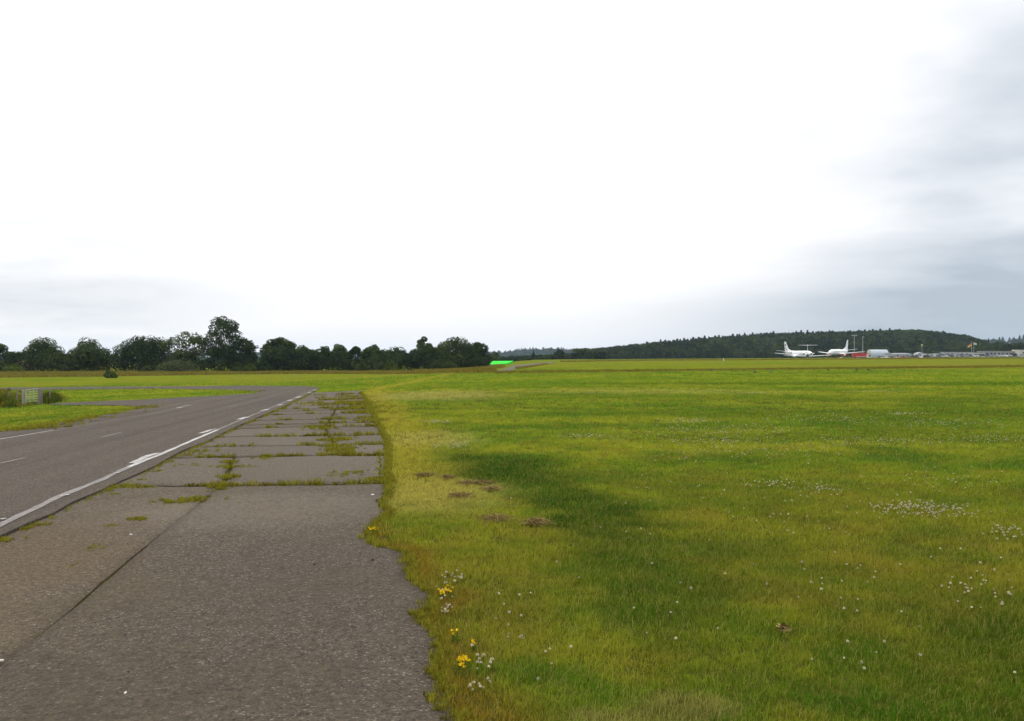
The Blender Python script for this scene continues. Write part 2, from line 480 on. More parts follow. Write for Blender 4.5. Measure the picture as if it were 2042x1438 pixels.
def asphalt(name, base, stones, warm=0.0, big=0.5, stain=(0.115, 0.090, 0.050)):
    def fn(t):
        p = world_pos(t)
        oi = t.n('ShaderNodeObjectInfo').outputs['Random']
        v1 = t.n('ShaderNodeTexVoronoi', {'feature': 'F1'}, None, Vector=p, Scale=210.0)
        v2 = t.n('ShaderNodeTexVoronoi', {'feature': 'F1'}, None, Vector=p, Scale=88.0)
        r1 = t.sep(v1.outputs['Color'])[0]; r2 = t.sep(v2.outputs['Color'])[1]; r3 = t.sep(v2.outputs['Color'])[2]
        big1 = t.noise(p, 0.6, 5, 0.6); mid = t.noise(p, 3.5, 5, 0.65); hi = t.noise(p, 26.0, 6, 0.85)
        lo_ = tuple(k * 0.62 for k in base); hi_ = tuple(k * 1.38 for k in base)
        c = t.mix(t.step(r1, 0.0, 1.0), lo_, hi_)
        c = t.mix(t.step(r2, 0.93, 0.96, 0.0, stones), c, (0.30, 0.27, 0.235))
        c = t.mix(t.step(r3, 0.86, 0.93, 0.0, stones * 0.6), c, (0.20, 0.125, 0.075))
        c = t.mix(t.step(r2, 0.10, 0.03, 0.0, 0.75), c, (0.012, 0.011, 0.010))
        c = t.mix(t.step(big1, 0.46, 0.62, 0.0, big), c, t.mix(0.62, c, stain))
        c = t.mix(t.step(mid, 0.50, 0.78, 0.0, 0.55), c, t.mix(0.6, c, (0.045, 0.038, 0.030)))
        c = t.mix(t.step(mid, 0.50, 0.25, 0.0, 0.45), c, t.mix(0.5, c, (0.155, 0.132, 0.108)))
        if big > .5:
            pw = t.vmath('ADD', p, t.vmath('SCALE', t.vmath('SUBTRACT', t.n('ShaderNodeTexNoise', None, None, Vector=p, Scale=1.4, Detail=4.0).outputs['Color'], (.5, .5, .5)), None))
            pw.node.inputs[1].links[0].from_node.inputs['Scale'].default_value = 1.6
            c = t.mix(t.math('MULTIPLY', ellipse(t, pw, (-2.6, 9.9), (1.5, 1.2), 0.2, .6), .62), c, (0.185, 0.155, 0.112))
            c = t.mix(t.math('MULTIPLY', ellipse(t, pw, (-3.9, 7.2), (0.9, 2.0), 0.2, .6), .55), c, (0.125, 0.090, 0.050))
            c = t.mix(t.math('MULTIPLY', ellipse(t, pw, (-1.2, 6.6), (1.1, 1.6), 0.0, .7), .28), c, (0.066, 0.055, 0.043))
            c = t.mix(t.math('MULTIPLY', ellipse(t, pw, (-2.0, 4.2), (1.8, 0.7), 0.0, .7), .30), c, (0.070, 0.058, 0.044))
            c = t.mix(t.math('MULTIPLY', ellipse(t, pw, (-2.4, 17.0), (2.0, 3.0), 0.0, .7), .25), c, (0.190, 0.170, 0.150))
            c = t.mix(t.step(t.sep(p)[1], 10.5, 13.0, 0.0, .5), c, (0.155, 0.132, 0.100))
        else:
            x_, y_, z_ = t.sep(p)
            tw = t.noise(t.comb(t.math('MULTIPLY', t.math('ADD', x_, t.math('MULTIPLY', y_, .115)), 1.6), t.math('MULTIPLY', y_, .04), 3.0), 1.0, 3, .5)
            c = t.mix(t.step(tw, .46, .66, 0.0, .5), c, t.mix(.7, c, (0.060, 0.050, 0.044)))
            c = t.mix(t.step(tw, .46, .30, 0.0, .4), c, t.mix(.6, c, (0.17, 0.145, 0.115)))
        vv = t.math('MULTIPLY', t.step(oi, 0, 1, 0.90, 1.10), t.step(hi, 0.30, 0.70, 0.55, 1.5))
        c = t.mix(1.0, c, t.comb(vv, vv, vv), 'MULTIPLY')
        hgt = t.math('ADD', t.math('MULTIPLY', v1.outputs['Distance'], -60.0), t.math('MULTIPLY', hi, 1.0))
        return P(t, c, 0.88, 0, hgt, 0.6, 0.008, 0.12)
    return mat(name, fn)
M_SLAB = asphalt('old_tarmac', (0.108, 0.088, 0.063), 0.8, big=0.8)
M_ROAD = asphalt('road_asphalt', (0.124, 0.102, 0.077), 0.45, big=0.35, stain=(0.10, 0.085, 0.07))
M_FARROAD = asphalt('far_taxiway_asphalt', (0.155, 0.135, 0.125), 0.2, big=0.3)
def m_line(t):
    p = world_pos(t)
    n = t.noise(p, 9.0, 5, 0.7); n2 = t.noise(p, 0.9, 3)
    wn = t.math('MULTIPLY', t.step(t.math('ADD', n, t.math('MULTIPLY', n2, 0.4)), 0.55, 0.80), 0.6)
    return P(t, t.mix(wn, (0.40, 0.385, 0.36), (0.10, 0.088, 0.076)), 0.7)
M_LINE = mat('white_line_paint', m_line)
def m_worn(t):
    p = world_pos(t)
    n = t.noise(p, 14.0, 5, 0.7)
    return P(t, t.mix(t.step(n, 0.35, 0.62), (0.185, 0.168, 0.150), (0.10, 0.088, 0.077)), 0.8)
M_WORN = mat('worn_line_paint', m_worn)

# ------------------------------------------------------------------ ground sheet
def build_ground():
    rr = np.concatenate([[0.0], np.geomspace(0.8, 60, 130), np.geomspace(61.5, 1000, 180), np.geomspace(1012, 3900, 90)])
    a1 = np.linspace(-R(40), R(40), 260, endpoint=False)
    a2 = np.linspace(R(40), R(320), 110, endpoint=False)
    aa = np.concatenate([a1, a2]); na = len(aa)
    RR, AA = np.meshgrid(rr[1:], aa, indexing='ij')
    X = RR * np.sin(AA); Y = RR * np.cos(AA)
    V = np.stack([X, Y, H(X, Y)], -1).reshape(-1, 3)
    n = len(rr) - 1
    i, j = np.meshgrid(np.arange(n - 1), np.arange(na), indexing='ij')
    k = (j + 1) % na
    Fq = np.stack([i * na + j, (i + 1) * na + j, (i + 1) * na + k, i * na + k], -1).reshape(-1, 4)
    Fq = Fq[:, ::-1]
    me = mesh_np('ground', V, Fq, True)
    o = obj('ground', me, M_GROUND)
    tag(o, kind='structure')
build_ground()

def drape(name, poly, off, step, material, skirt=0.0, kind='structure', parent=None, wob=0.0):
    """closed outline in XY -> sheet following the terrain, with a skirt down its rim"""
    poly = [Vector((p[0], p[1])) for p in poly]
    pts = []
    for a, b in zip(poly, poly[1:] + poly[:1]):
        m = max(1, int((b - a).length / step))
        for q in range(m):
            c = a.lerp(b, q / m)
            if wob: c = c + Vector((random.uniform(-wob, wob), random.uniform(-wob, wob)))
            pts.append(c)
    nb = len(pts)
    xs = [p.x for p in pts]; ys = [p.y for p in pts]
    inner = [Vector((x, y)) for x in np.arange(min(xs), max(xs), step) for y in np.arange(min(ys), max(ys), step)]
    A = np.array([[p.x, p.y] for p in pts]); I = np.array([[p.x, p.y] for p in inner]) if inner else np.zeros((0, 2))
    if len(I):
        keep = inside(A, I[:, 0], I[:, 1])
        inner = [p for p, k in zip(inner, keep) if k]
    vs, es, fs, *_ = delaunay_2d_cdt(pts + inner, [(i, (i + 1) % nb) for i in range(nb)], [], 1, 1e-6)
    V = [(v.x, v.y, hz(v.x, v.y) + off) for v in vs]
    Fl = [tuple(f) for f in fs]
    if skirt:
        cnt = {}
        for f in Fl:
            for a, b in zip(f, f[1:] + f[:1]):
                cnt[(a, b)] = 1
        rim = [(a, b) for (a, b) in cnt if (b, a) not in cnt]
        low = {}
        for a, b in rim:
            for q in (a, b):
                if q not in low:
                    low[q] = len(V)
                    V.append((V[q][0], V[q][1], V[q][2] - skirt))
        Fl += [(b, a, low[a], low[b]) for a, b in rim]
    me = bpy.data.meshes.new(name)
    me.from_pydata(V, [], Fl)
    bm = bmesh.new(); bm.from_mesh(me); bmesh.ops.recalc_face_normals(bm, faces=bm.faces)
    if sum(f.normal.z for f in bm.faces) < 0:
        bmesh.ops.reverse_faces(bm, faces=bm.faces)
    bm.to_mesh(me); bm.free()
    o = obj(name, me, material, parent)
    if parent is None: tag(o, kind=kind)
    return o
def inside(poly, X, Y):
    poly = np.asarray(poly); r = np.zeros(len(X), bool)
    x1, y1 = poly[-1]
    for x2, y2 in poly:
        c = ((y2 > Y) != (y1 > Y))
        with np.errstate(divide='ignore', invalid='ignore'):
            xi = (x1 - x2) * (Y - y2) / (y1 - y2) + x2
        r ^= c & (X < xi)
        x1, y1 = x2, y2
    return r

# ------------------------------------------------------------------ road
road_right = ats([(0, 1081), (61, 1052), (103, 1033), (147, 1010), (191, 990), (264, 956), (309, 934), (362, 906), (407, 887),
                  (460, 860), (505, 840.5), (549, 821), (598, 797), (625, 783), (637, 777)])
road_far = ats([(630, 772.5), (600, 771.3), (568, 771), (495, 770), (421, 770.7), (323, 771.5), (250, 772), (191, 772), (88, 773.6), (0, 774)])
road_in = ats([(0, 778.5), (88, 778), (191, 776.6), (300, 775.7), (323, 775.8), (421, 777.4), (495, 779.4), (524, 782.3), (505, 786), (482, 788),
               (421, 791.6), (348, 795), (300, 798), (206, 801.7), (132, 804.6), (100, 807.4)])
road_left = ats([(100, 808.6), (160, 809.5), (220, 809.5), (273, 812), (279, 816.4), (257, 822), (191, 834), (132, 844), (66, 856), (0, 865)])
def ext(a, b, d):
    v = Vector((b[0] - a[0], b[1] - a[1])).normalized()
    return (b[0] + v.x * d, b[1] + v.y * d)
near_r = ext(road_right[2], road_right[0], 16.0)
far_l = ext(road_far[-3], road_far[-1], 60.0)
in_l = ext(road_in[1], road_in[0], 60.0)
near_l = ext(road_left[-3], road_left[-1], 3.0)
ROAD = [near_r] + road_right + road_far + [far_l, in_l] + road_in + road_left + [near_l, (near_l[0] - 0.5, near_r[1])]
ROAD_OFF = 0.055
road = drape('road', ROAD, ROAD_OFF, 0.8, M_ROAD, skirt=0.12, wob=0.03)

def ribbon(name, px, wid, material, parent, off=0.006, base=ROAD_OFF, shift=0.0, rag=0.0, seg=0.25):
    pts = [Vector(p) for p in ats(px)]
    fine = []
    for a, b in zip(pts, pts[1:]):
        m = max(1, int((b - a).length / seg))
        fine += [a.lerp(b, q / m) for q in range(m)]
    fine.append(pts[-1])
    V, Fl = [], []
    for i, p in enumerate(fine):
        d = (fine[min(i + 1, len(fine) - 1)] - fine[max(i - 1, 0)]).normalized()
        nrm = Vector((-d.y, d.x))
        for s in (-1, 1):
            q = p + nrm * (shift + s * wid / 2 + random.uniform(-rag, rag))
            V.append((q.x, q.y, hz(q.x, q.y) + base + off))
        if i:
            k = 2 * i
            Fl.append((k - 2, k - 1, k + 1, k))
    me = bpy.data.meshes.new(name); me.from_pydata(V, [], Fl)
    bm = bmesh.new(); bm.from_mesh(me)
    if sum(f.normal.z for f in bm.faces) < 0: bmesh.ops.reverse_faces(bm, faces=bm.faces)
    bm.to_mesh(me); bm.free()
    return obj(name, me, material, parent)
edge_px = [(-90, 1103), (0, 1059), (61, 1029), (122, 999), (191, 971), (257, 939.5)]
ribbon('edge_line', edge_px, 0.10, M_WORN, road, rag=0.012)
ribbon('edge_line', [(257, 939), (290, 925), (323, 912), (378, 887), (434, 862)], 0.085, M_LINE, road, rag=0.01)
ribbon('edge_line', [(434, 862), (495, 835.5), (544, 815), (598, 792), (627, 779)], 0.05, M_WORN, road, rag=0.01)
ribbon('lane_marking', [(262, 932), (300, 915), (317, 911)], 0.11, M_LINE, road, off=0.010, rag=0.02)
ribbon('lane_marking', [(400, 870), (420, 863), (430, 861)], 0.09, M_LINE, road, off=0.010, rag=0.02)
for a in ([(477, 841), (493, 836)], [(523, 823), (534, 820)], [(554, 812), (562, 810)], [(575, 802.5), (581, 800.5)], [(590, 796), (600, 793.5)],
          [(614, 786.5), (620, 785)], [(625, 780.6), (631, 779.4)]):
    ribbon('lane_marking', a, 0.15, M_LINE, road, off=0.010, rag=0.02)
for a in ([(120, 1000), (139, 998)], [(226, 954), (238, 952)], [(0, 1049), (12, 1047)]):
    ribbon('lane_marking', a, 0.05, M_LINE, road, off=0.014, rag=0.01)
ribbon('side_line', [(-60, 893), (0, 881), (60, 871), (107, 862.5)], 0.075, M_LINE, road, rag=0.006)
ribbon('side_line', [(112, 861.5), (180, 850), (250, 838), (300, 829.5), (350, 818)], 0.05, M_WORN, road, rag=0.01)
ribbon('side_line', [(352, 817.2), (366, 814.5)], 0.12, M_LINE, road, off=0.010, rag=0.02)
ribbon('side_line', [(366, 812.5), (381, 811)], 0.20, M_LINE, road, off=0.010, rag=0.02)
ribbon('centre_line', [(-60, 944), (0, 931.5), (50, 920)], 0.065, M_WORN, road, rag=0.006)
ribbon('centre_line', [(203, 877.5), (243, 867.5)], 0.05, M_WORN, road, rag=0.006)
ribbon('centre_line', [(455, 815), (470, 811.5)], 0.06, M_WORN, road, rag=0.006)

# ------------------------------------------------------------------ old pavement bays beside the road
right_px = [(1010, 1800), (960, 1600), (930, 1480), (918, 1438), (878, 1418), (884, 1380), (872, 1335), (880, 1300), (866, 1262), (838, 1240), (862, 1222), (868, 1196),
            (840, 1175), (818, 1158), (820, 1130), (806, 1104), (775, 1098), (740, 1088), (736, 1068), (750, 1048), (778, 1026), (764, 1008), (778, 985),
            (773, 966), (772, 945), (776, 915), (772, 888), (766, 868), (757, 850), (748, 835), (742, 822), (736, 810), (730, 800), (724, 790), (719, 782)]
redge = np.array(ats(right_px)); redge = redge[np.argsort(redge[:, 1])]
ledge = np.array([near_r] + road_right); ledge = ledge[np.argsort(ledge[:, 1])]
def xr(Y): return np.interp(Y, redge[:, 1], redge[:, 0])
def xl(Y): return np.interp(Y, ledge[:, 1], ledge[:, 0]) - 0.10
mid_px = [(-300, 1620), (0, 1330), (130, 1232), (210, 1160), (315, 1075), (400, 1005), (452, 955), (470, 905), (480, 890)]
mid2_px = [(690, 930), (678, 905), (668, 888), (655, 870), (648, 852), (660, 835), (668, 820), (675, 808), (680, 798), (684, 782)]
m2edge = np.array(ats(mid2_px)); m2edge = m2edge[np.argsort(m2edge[:, 1])]
medge = np.array(ats(mid_px)); medge = medge[np.argsort(medge[:, 1])]
def xm(Y, far=False):
    e = m2edge if far else medge
    return np.interp(Y, e[:, 1], e[:, 0])
joint_px = [969, 911, 889, 870, 852, 845, 836.5, 825, 818.5, 813.5, 808, 803, 797.5, 792, 787]
joints = [at(700, y)[1] for y in joint_px]
JS = [1.6] + joints + [at(690, 781)[1]]
pave = empty('old_pavement', (0, 0, 0)); pave['kind'] = 'structure'
SLAB_POLY = []
def slab(y0, y1, side, seed, g0, g1, tilt):
    rs = np.random.default_rng(seed)
    nt, nv = 16, max(6, int((y1 - y0) / 0.22))
    T, U = np.meshgrid(np.linspace(0, 1, nt), np.linspace(0, 1, nv), indexing='ij')
    sl = 0.10 * (rs.random() - 0.5)
    jn = g0 + rs.normal(0, 0.012, nt) + sl * (np.linspace(0, 1, nt) - 0.5) * 0
    jf = g1 + rs.normal(0, 0.012, nt)
    Y = (y0 + jn[:, None]) * (1 - U) + (y1 - jf[:, None]) * U
    Y = Y + 0.04 * np.sin(T * 9 + y0) * (1 - U) * (y0 > 3) + 0.04 * np.sin(T * 9 + y1) * U
    gm = 0.030 if y0 > 10 else 0.0025 + 0.009 * sst(5.4, 6.2, Y) * (1 - sst(7.6, 8.4, Y))
    jit = rs.normal(0, 0.012 if y0 > 10 else 0.004, nv)[None, :]
    if side == 'L':
        a, b = xl(Y), xm(Y, y0 > 14) - gm + jit
    else:
        a, b = xm(Y, y0 > 14) + gm + jit, xr(Y) + rs.normal(0, 0.02, nv)[None, :]
    X = a * (1 - T) + b * T
    Z = H(X, Y) + 0.028 + tilt * (T - 0.5) + 0.006 * np.sin(X * 2.1 + Y) * np.sin(Y * 1.7)
    # rounded rims
    e = np.minimum(np.minimum(T, 1 - T) * np.abs(b - a), np.minimum(U, 1 - U) * (y1 - y0))
    Z = Z - 0.012 * np.exp(-e / 0.05)
    V = np.stack([X, Y, Z], -1).reshape(-1, 3)
    i, j = np.meshgrid(np.arange(nt - 1), np.arange(nv - 1), indexing='ij')
    Fq = np.stack([i * nv + j, (i + 1) * nv + j, (i + 1) * nv + j + 1, i * nv + j + 1], -1).reshape(-1, 4)
    rim = [(q, 0) for q in range(nt)] + [(nt - 1, q) for q in range(1, nv)] + [(q, nv - 1) for q in range(nt - 2, -1, -1)] + [(0, q) for q in range(nv - 2, 0, -1)]
    ridx = [p * nv + q for p, q in rim]
    base = len(V); low = V[ridx] - [0, 0, 0.09]
    V = np.concatenate([V, low]); m = len(ridx)
    sk = np.array([(ridx[q], base + q, base + (q + 1) % m, ridx[(q + 1) % m]) for q in range(m)])
    Fq = np.concatenate([Fq, sk])
    me = mesh_np('slab', V, Fq, False)
    me.polygons.foreach_set('use_smooth', np.concatenate([np.ones(len(Fq) - m, bool), np.zeros(m, bool)]))
    obj('slab', me, M_SLAB, pave)
    SLAB_POLY.append(np.array([[X.reshape(-1)[q], Y.reshape(-1)[q]] for q in ridx]))
sd = 0
for q in range(len(JS) - 1):
    for side in 'LR':
        sd += 1
        g0 = 0.0 if q == 0 else random.uniform(0.02, 0.05)
        slab(JS[q], JS[q + 1], side, sd, g0, random.uniform(0.02, 0.05), random.uniform(-0.006, 0.006))

# far taxiway climbing away on the right of the tree belt
TAXI = ats([(985, 741.5), (1010, 735.5), (1025, 729), (1050, 726.6), (1085, 723.6), (1100, 722.5), (1112, 722.7), (1090, 725.5), (1065, 728.3), (1040, 735), (1020, 739.5), (1003, 742)])
drape('taxiway', TAXI, 0.06, 6.0, M_FARROAD)
# made-up sheet for a vivid green colour mark beyond the tree belt
def m_green_patch(t):
    p = world_pos(t)
    n = t.noise(p, 0.08, 4)
    return P(t, t.mix(n, (0.016, 0.45, 0.018), (0.026, 0.56, 0.026)), 0.9, spec=0.1)
cf = [col_at(968, 330), col_at(975, 300), col_at(1008, 310), col_at(1020, 355), col_at(1024, 420), col_at(1000, 440), col_at(972, 430)]
patch_z = [(968.5, 722), (972, 719), (1023, 718.6), (1021, 721), (1010, 724.5), (975, 727.4)]
def green_sheet():
    # tilted green sheet facing the camera, on an added low bank
    rows = 10; cols = 14; V = []; Fl = []
    left = [(975, 727.4), (968.5, 722.5), (971, 720.0)]; right = [(1009, 725.2), (1020, 721.5), (1023.5, 719.6)]
    for i in range(rows):
        v = i / (rows - 1); D = 300 + 80 * v
        yl = np.interp(v, [0, .5, 1], [p[1] for p in left]); xl_ = np.interp(v, [0, .5, 1], [p[0] for p in left])
        yr = np.interp(v, [0, .5, 1], [p[1] for p in right]); xr_ = np.interp(v, [0, .5, 1], [p[0] for p in right])
        for j in range(cols):
            s = j / (cols - 1)
            V.append(((xl_ * (1 - s) + xr_ * s - CX) / F * D, D, z_of(yl * (1 - s) + yr * s, D)))
    for i in range(rows - 1):
        for j in range(cols - 1):
            a = i * cols + j
            Fl.append((a, a + 1, a + cols + 1, a + cols))
    n = len(V)
    V += [(x, y, hz(x, y) - 0.3) for x, y, z in V]
    rim = [j for j in range(cols)] + [i * cols + cols - 1 for i in range(1, rows)] + [(rows - 1) * cols + j for j in range(cols - 2, -1, -1)] + [i * cols for i in range(rows - 2, 0, -1)]
    for a, b in zip(rim, rim[1:] + rim[:1]): Fl.append((b, a, a + n, b + n))
    me = bpy.data.meshes.new('green_patch'); me.from_pydata(V, [], Fl)
    tag(obj('green_patch', me, mat('vivid_green', m_green_patch)), kind='structure')
green_sheet()

# ------------------------------------------------------------------ scatter helper (stuff only)
def scatter(name, pts, rot, scl, pid, protos, label, cat, tcol=None):
    me = bpy.data.meshes.new(name)
    pts = np.asarray(pts, np.float32)
    me.vertices.add(len(pts)); me.vertices.foreach_set('co', pts.ravel())
    for an, ty, key, data in (('rot', 'FLOAT_VECTOR', 'vector', rot), ('scl', 'FLOAT_VECTOR', 'vector', scl), ('pid', 'INT', 'value', pid)):
        a = me.attributes.new(an, ty, 'POINT')
        a.data.foreach_set(key, np.asarray(data, np.int32 if ty == 'INT' else np.float32).ravel())
    if tcol is not None:
        a = me.attributes.new('tcol', 'FLOAT_VECTOR', 'POINT'); a.data.foreach_set('vector', np.asarray(tcol, np.float32).ravel())
    c = bpy.data.collections.new(name + '_kinds')
    for o in protos: c.objects.link(o)
    ng = bpy.data.node_groups.new(name, 'GeometryNodeTree')
    ng.interface.new_socket('Geometry', in_out='INPUT', socket_type='NodeSocketGeometry')
    ng.interface.new_socket('Geometry', in_out='OUTPUT', socket_type='NodeSocketGeometry')
    N = ng.nodes; Lk = ng.links
    gi = N.new('NodeGroupInput'); go = N.new('NodeGroupOutput')
    ci = N.new('GeometryNodeCollectionInfo'); ci.inputs['Collection'].default_value = c
    ci.inputs['Separate Children'].default_value = True; ci.inputs['Reset Children'].default_value = True
    ip = N.new('GeometryNodeInstanceOnPoints'); ip.inputs['Pick Instance'].default_value = True
    def na(nm, ty):
        q = N.new('GeometryNodeInputNamedAttribute'); q.data_type = ty; q.inputs['Name'].default_value = nm
        return q.outputs['Attribute']
    Lk.new(gi.outputs[0], ip.inputs['Points']); Lk.new(ci.outputs[0], ip.inputs['Instance'])
    Lk.new(na('pid', 'INT'), ip.inputs['Instance Index'])
    e2r = N.new('FunctionNodeEulerToRotation'); Lk.new(na('rot', 'FLOAT_VECTOR'), e2r.inputs[0]); Lk.new(e2r.outputs[0], ip.inputs['Rotation'])
    Lk.new(na('scl', 'FLOAT_VECTOR'), ip.inputs['Scale'])
    Lk.new(ip.outputs[0], go.inputs[0])
    o = obj(name, me)
    md = o.modifiers.new('scatter', 'NODES'); md.node_group = ng
    tag(o, label, cat, kind='stuff')
    return o

def blades(name, n, rad, h0, h1, wid, lean, material, seed, seg=2):
    rs = np.random.default_rng(seed)
    V, Fl = [], []
    for _ in range(n):
        a = rs.uniform(0, 6.283); r = rad * math.sqrt(rs.random())
        bx, by = r * math.cos(a), r * math.sin(a)
        h = rs.uniform(h0, h1); f = rs.uniform(0, 6.283); ln = rs.normal(0, lean) * h
        lx, ly = ln * math.cos(f), ln * math.sin(f)
        wx, wy = -math.sin(f + 1.2) * wid / 2, math.cos(f + 1.2) * wid / 2
        b = len(V)
        V += [(bx - wx, by - wy, -0.01), (bx + wx, by + wy, -0.01),
              (bx + lx * .35 - wx * .8, by + ly * .35 - wy * .8, h * .6), (bx + lx * .35 + wx * .8, by + ly * .35 + wy * .8, h * .6),
              (bx + lx, by + ly, h)]
        Fl += [(b, b + 1, b + 3, b + 2), (b + 2, b + 3, b + 4)]
    me = bpy.data.meshes.new(name); me.from_pydata(V, [], Fl); me.materials.append(material)
    return bpy.data.objects.new(name, me)

def in_pave(X, Y):
    m = inside(ROAD, X, Y)
    return m | ((Y > 1.5) & (Y < JS[-1]) & (X > xl(Y)) & (X < xr(Y)))
def rvec(n, tilt=0.12):
    return np.stack([RNG.normal(0, tilt, n), RNG.normal(0, tilt, n), RNG.uniform(0, 6.283, n)], -1)

GRASS_GAIN = 1.6
def build_grass():
    pr = [blades('mown_grass_%d' % i, 18, 0.05, 0.016, 0.046, 0.0038, 0.5, M_BLADE, 20 + i) for i in range(4)]
    pr += [blades('mown_grass_4', 14, 0.05, 0.035, 0.075, 0.0030, 0.4, M_BLADE, 31)]
    M_ST = m_blade(0.65, 'grass_straw')
    pr += [blades('mown_grass_5', 6, 0.05, 0.045, 0.105, 0.0024, 0.4, M_ST, 32)]
    XS, YS, S, ZS = [], [], [], []
    for r0, r1, den, s in ((1.8, 5.5, 900, .85), (5.5, 8, 620, 1.0), (8, 12, 320, 1.15), (12, 18, 150, 1.5), (18, 28, 66, 2.0), (28, 46, 24, 2.8), (46, 75, 8.5, 3.8), (75, 125, 2.6, 5.5)):
        th = R(60) if r0 < 8 else R(46) if r0 < 18 else R(38)
        n = int(den * th * (r1 * r1 - r0 * r0))
        r = np.sqrt(RNG.uniform(r0 * r0, r1 * r1, n)); a = RNG.uniform(-th, th, n)
        X, Y = r * np.sin(a), r * np.cos(a)
        k = ~in_pave(X, Y)
        X, Y = X[k], Y[k]
        sc = s * RNG.uniform(0.75, 1.3, len(X))
        XS.append(X); YS.append(Y); S.append(sc); ZS.append(np.minimum(sc, 1.0 + (sc - 1) * 0.25))
    X = np.concatenate(XS); Y = np.concatenate(YS); s = np.concatenate(S); zs = np.concatenate(ZS)
    # shorter sward in the dry fringe
    pid = RNG.choice(6, len(X), p=[.23, .23, .22, .20, .085, .035])
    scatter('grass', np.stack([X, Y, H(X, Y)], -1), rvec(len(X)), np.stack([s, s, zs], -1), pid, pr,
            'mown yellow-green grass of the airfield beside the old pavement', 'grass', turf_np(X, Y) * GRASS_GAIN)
build_grass()

# weeds growing in the pavement joints and along the road edge
M_WEED = plain_leaf('joint_weed', (0.15, 0.170, 0.014), (0.25, 0.205, 0.026), 30.0, 0.3, 0.5)
M_MOSS = plain_leaf('moss_cushion', (0.13, 0.105, 0.013), (0.165, 0.135, 0.018), 20.0, 0.1, 0.35)
def build_weeds():
    pr = [blades('joint_weed_%d' % i, 26, 0.035, 0.015, 0.055, 0.0045, 0.6, M_WEED, 60 + i) for i in range(3)]
    pr += [blades('joint_weed_%d' % (3 + i), 40, 0.05, 0.008, 0.022, 0.008, 0.8, M_MOSS, 66 + i) for i in range(2)]
    P_, S_ = [], []
    def put(x, y, s, spread):
        P_.append((x + RNG.normal(0, spread), y + RNG.normal(0, spread))); S_.append(s * RNG.uniform(0.6, 1.3))
    for q, Y in enumerate(joints):
        a, b = float(xl(Y)), float(xr(Y))
        n = int((b - a) / 0.035)
        ph = random.uniform(0, 10)
        for i in range(n):
            t = (i + random.random()) / n
            x = a + (b - a) * t
            den = 0.5 + 0.5 * math.sin(x * 5.3 + ph) + 0.35 * math.sin(x * 13 + ph * 2)
            if q == 0: keep = 0.95 if t > 0.42 else (0.25 if t > .12 else 0.6)
            else: keep = 0.15 + 0.75 * t * t + (0.25 if q in (1, 3) else 0)
            if q > 5: keep += 0.1
            if den > 1.05 - keep and random.random() < 0.9:
                put(x, Y + 0.035 * math.sin(x * 9 + Y), 0.8 + 0.5 * t + 0.025 * Y, 0.018 + 0.0014 * Y)
    # the clumps one sees singly, traced from their places
    for px, py, n, sp, s in ((272, 1041, 40, .05, 1.0), (222, 1054, 18, .05, .7), (190, 1099, 30, .05, .6), (138, 1134, 8, .05, .5), (345, 1004, 45, .09, 1.0), (395, 1000, 45, .09, 1.0),
                             (375, 1003, 40, .09, .9), (440, 972, 60, .09, 1.2), (455, 955, 50, .08, 1.3), (432, 978, 40, .09, 1.0), (452, 935, 60, .09, 1.2), (460, 925, 40, .08, 1.2),
                             (292, 976, 30, .05, 1.0), (250, 976, 60, .12, 1.0), (205, 983, 40, .10, 1.0), (230, 990, 12, .05, .8), (48, 1060, 40, .06, 1.0), (82, 1052, 25, .05, .9), (8, 1084, 40, .06, 1.0),
                             (385, 910, 30, .10, 1.1), (400, 903, 40, .14, 1.3), (440, 893, 30, .14, 1.2), (380, 932, 20, .1, 1.0), (495, 935, 12, .07, .9), (540, 912, 30, .1, 1.0), (525, 918, 30, .1, 1.1),
                             (670, 880, 130, .16, 1.8), (665, 893, 90, .15, 1.7), (680, 900, 90, .15, 1.6), (685, 908, 80, .16, 1.5), (640, 858, 60, .22, 1.8), (625, 855, 30, .2, 1.6), (700, 948, 40, .14, 1.2), (690, 952, 40, .14, 1.0),
                             (705, 806, 160, .5, 2.6), (720, 815, 160, .45, 2.6), (735, 825, 120, .35, 2.4), (700, 795, 80, .6, 2.4), (650, 806, 60, .6, 2.2), (745, 840, 90, .3, 2.0),
                             (845, 1236, 60, .035, .8), (828, 1233, 30, .02, .7), (312, 944, 20, .06, .9), (285, 962, 20, .06, .9), (340, 925, 16, .08, .9), (760, 962, 60, .08, 1.6), (738, 962, 40, .08, 1.3)):
        x, y = at(px, py)
        for _ in range(int(n * .62)): put(x, y, s * .72, sp)
    # thin fringe against the road
    for Y in np.arange(6, 46, 0.05):
        if random.random() < 0.34 + 0.2 * math.sin(Y * 1.9): put(float(xl(Y)) + 0.13 + abs(random.gauss(0, .03)), Y, 0.55 + .02 * Y, 0.015)
    # ragged lip of grass creeping over the pavement rim
    for Y in np.arange(3.4, 46, 0.012):
        put(float(xr(Y)) - abs(random.gauss(0, 0.03)) + 0.03, Y, 0.7 + .012 * Y, 0.02)
    nv0 = len(P_)
    for px, py, n, sx, sy in ((60, 858, 90, 1.0, .25), (20, 862, 90, 1.0, .2), (110, 846, 70, .9, .22), (165, 838, 60, .8, .2), (215, 829, 50, .8, .2), (255, 819, 60, .8, .3), (290, 814, 40, .8, .2), (470, 784, 60, 1.0, .5), (500, 782, 40, .9, .4), (90, 852, 50, .8, .2)):
        x, y = at(px, py)
        for _ in range(n): P_.append((x + RNG.normal(0, sx * .6), y + RNG.normal(0, sy * 1.2))); S_.append(RNG.uniform(1.0, 2.2))
    A = np.array(P_); s = np.array(S_)
    k = ~inside(ROAD, A[:, 0], A[:, 1]); k[nv0:] = True
    verge = np.arange(len(A)) >= nv0
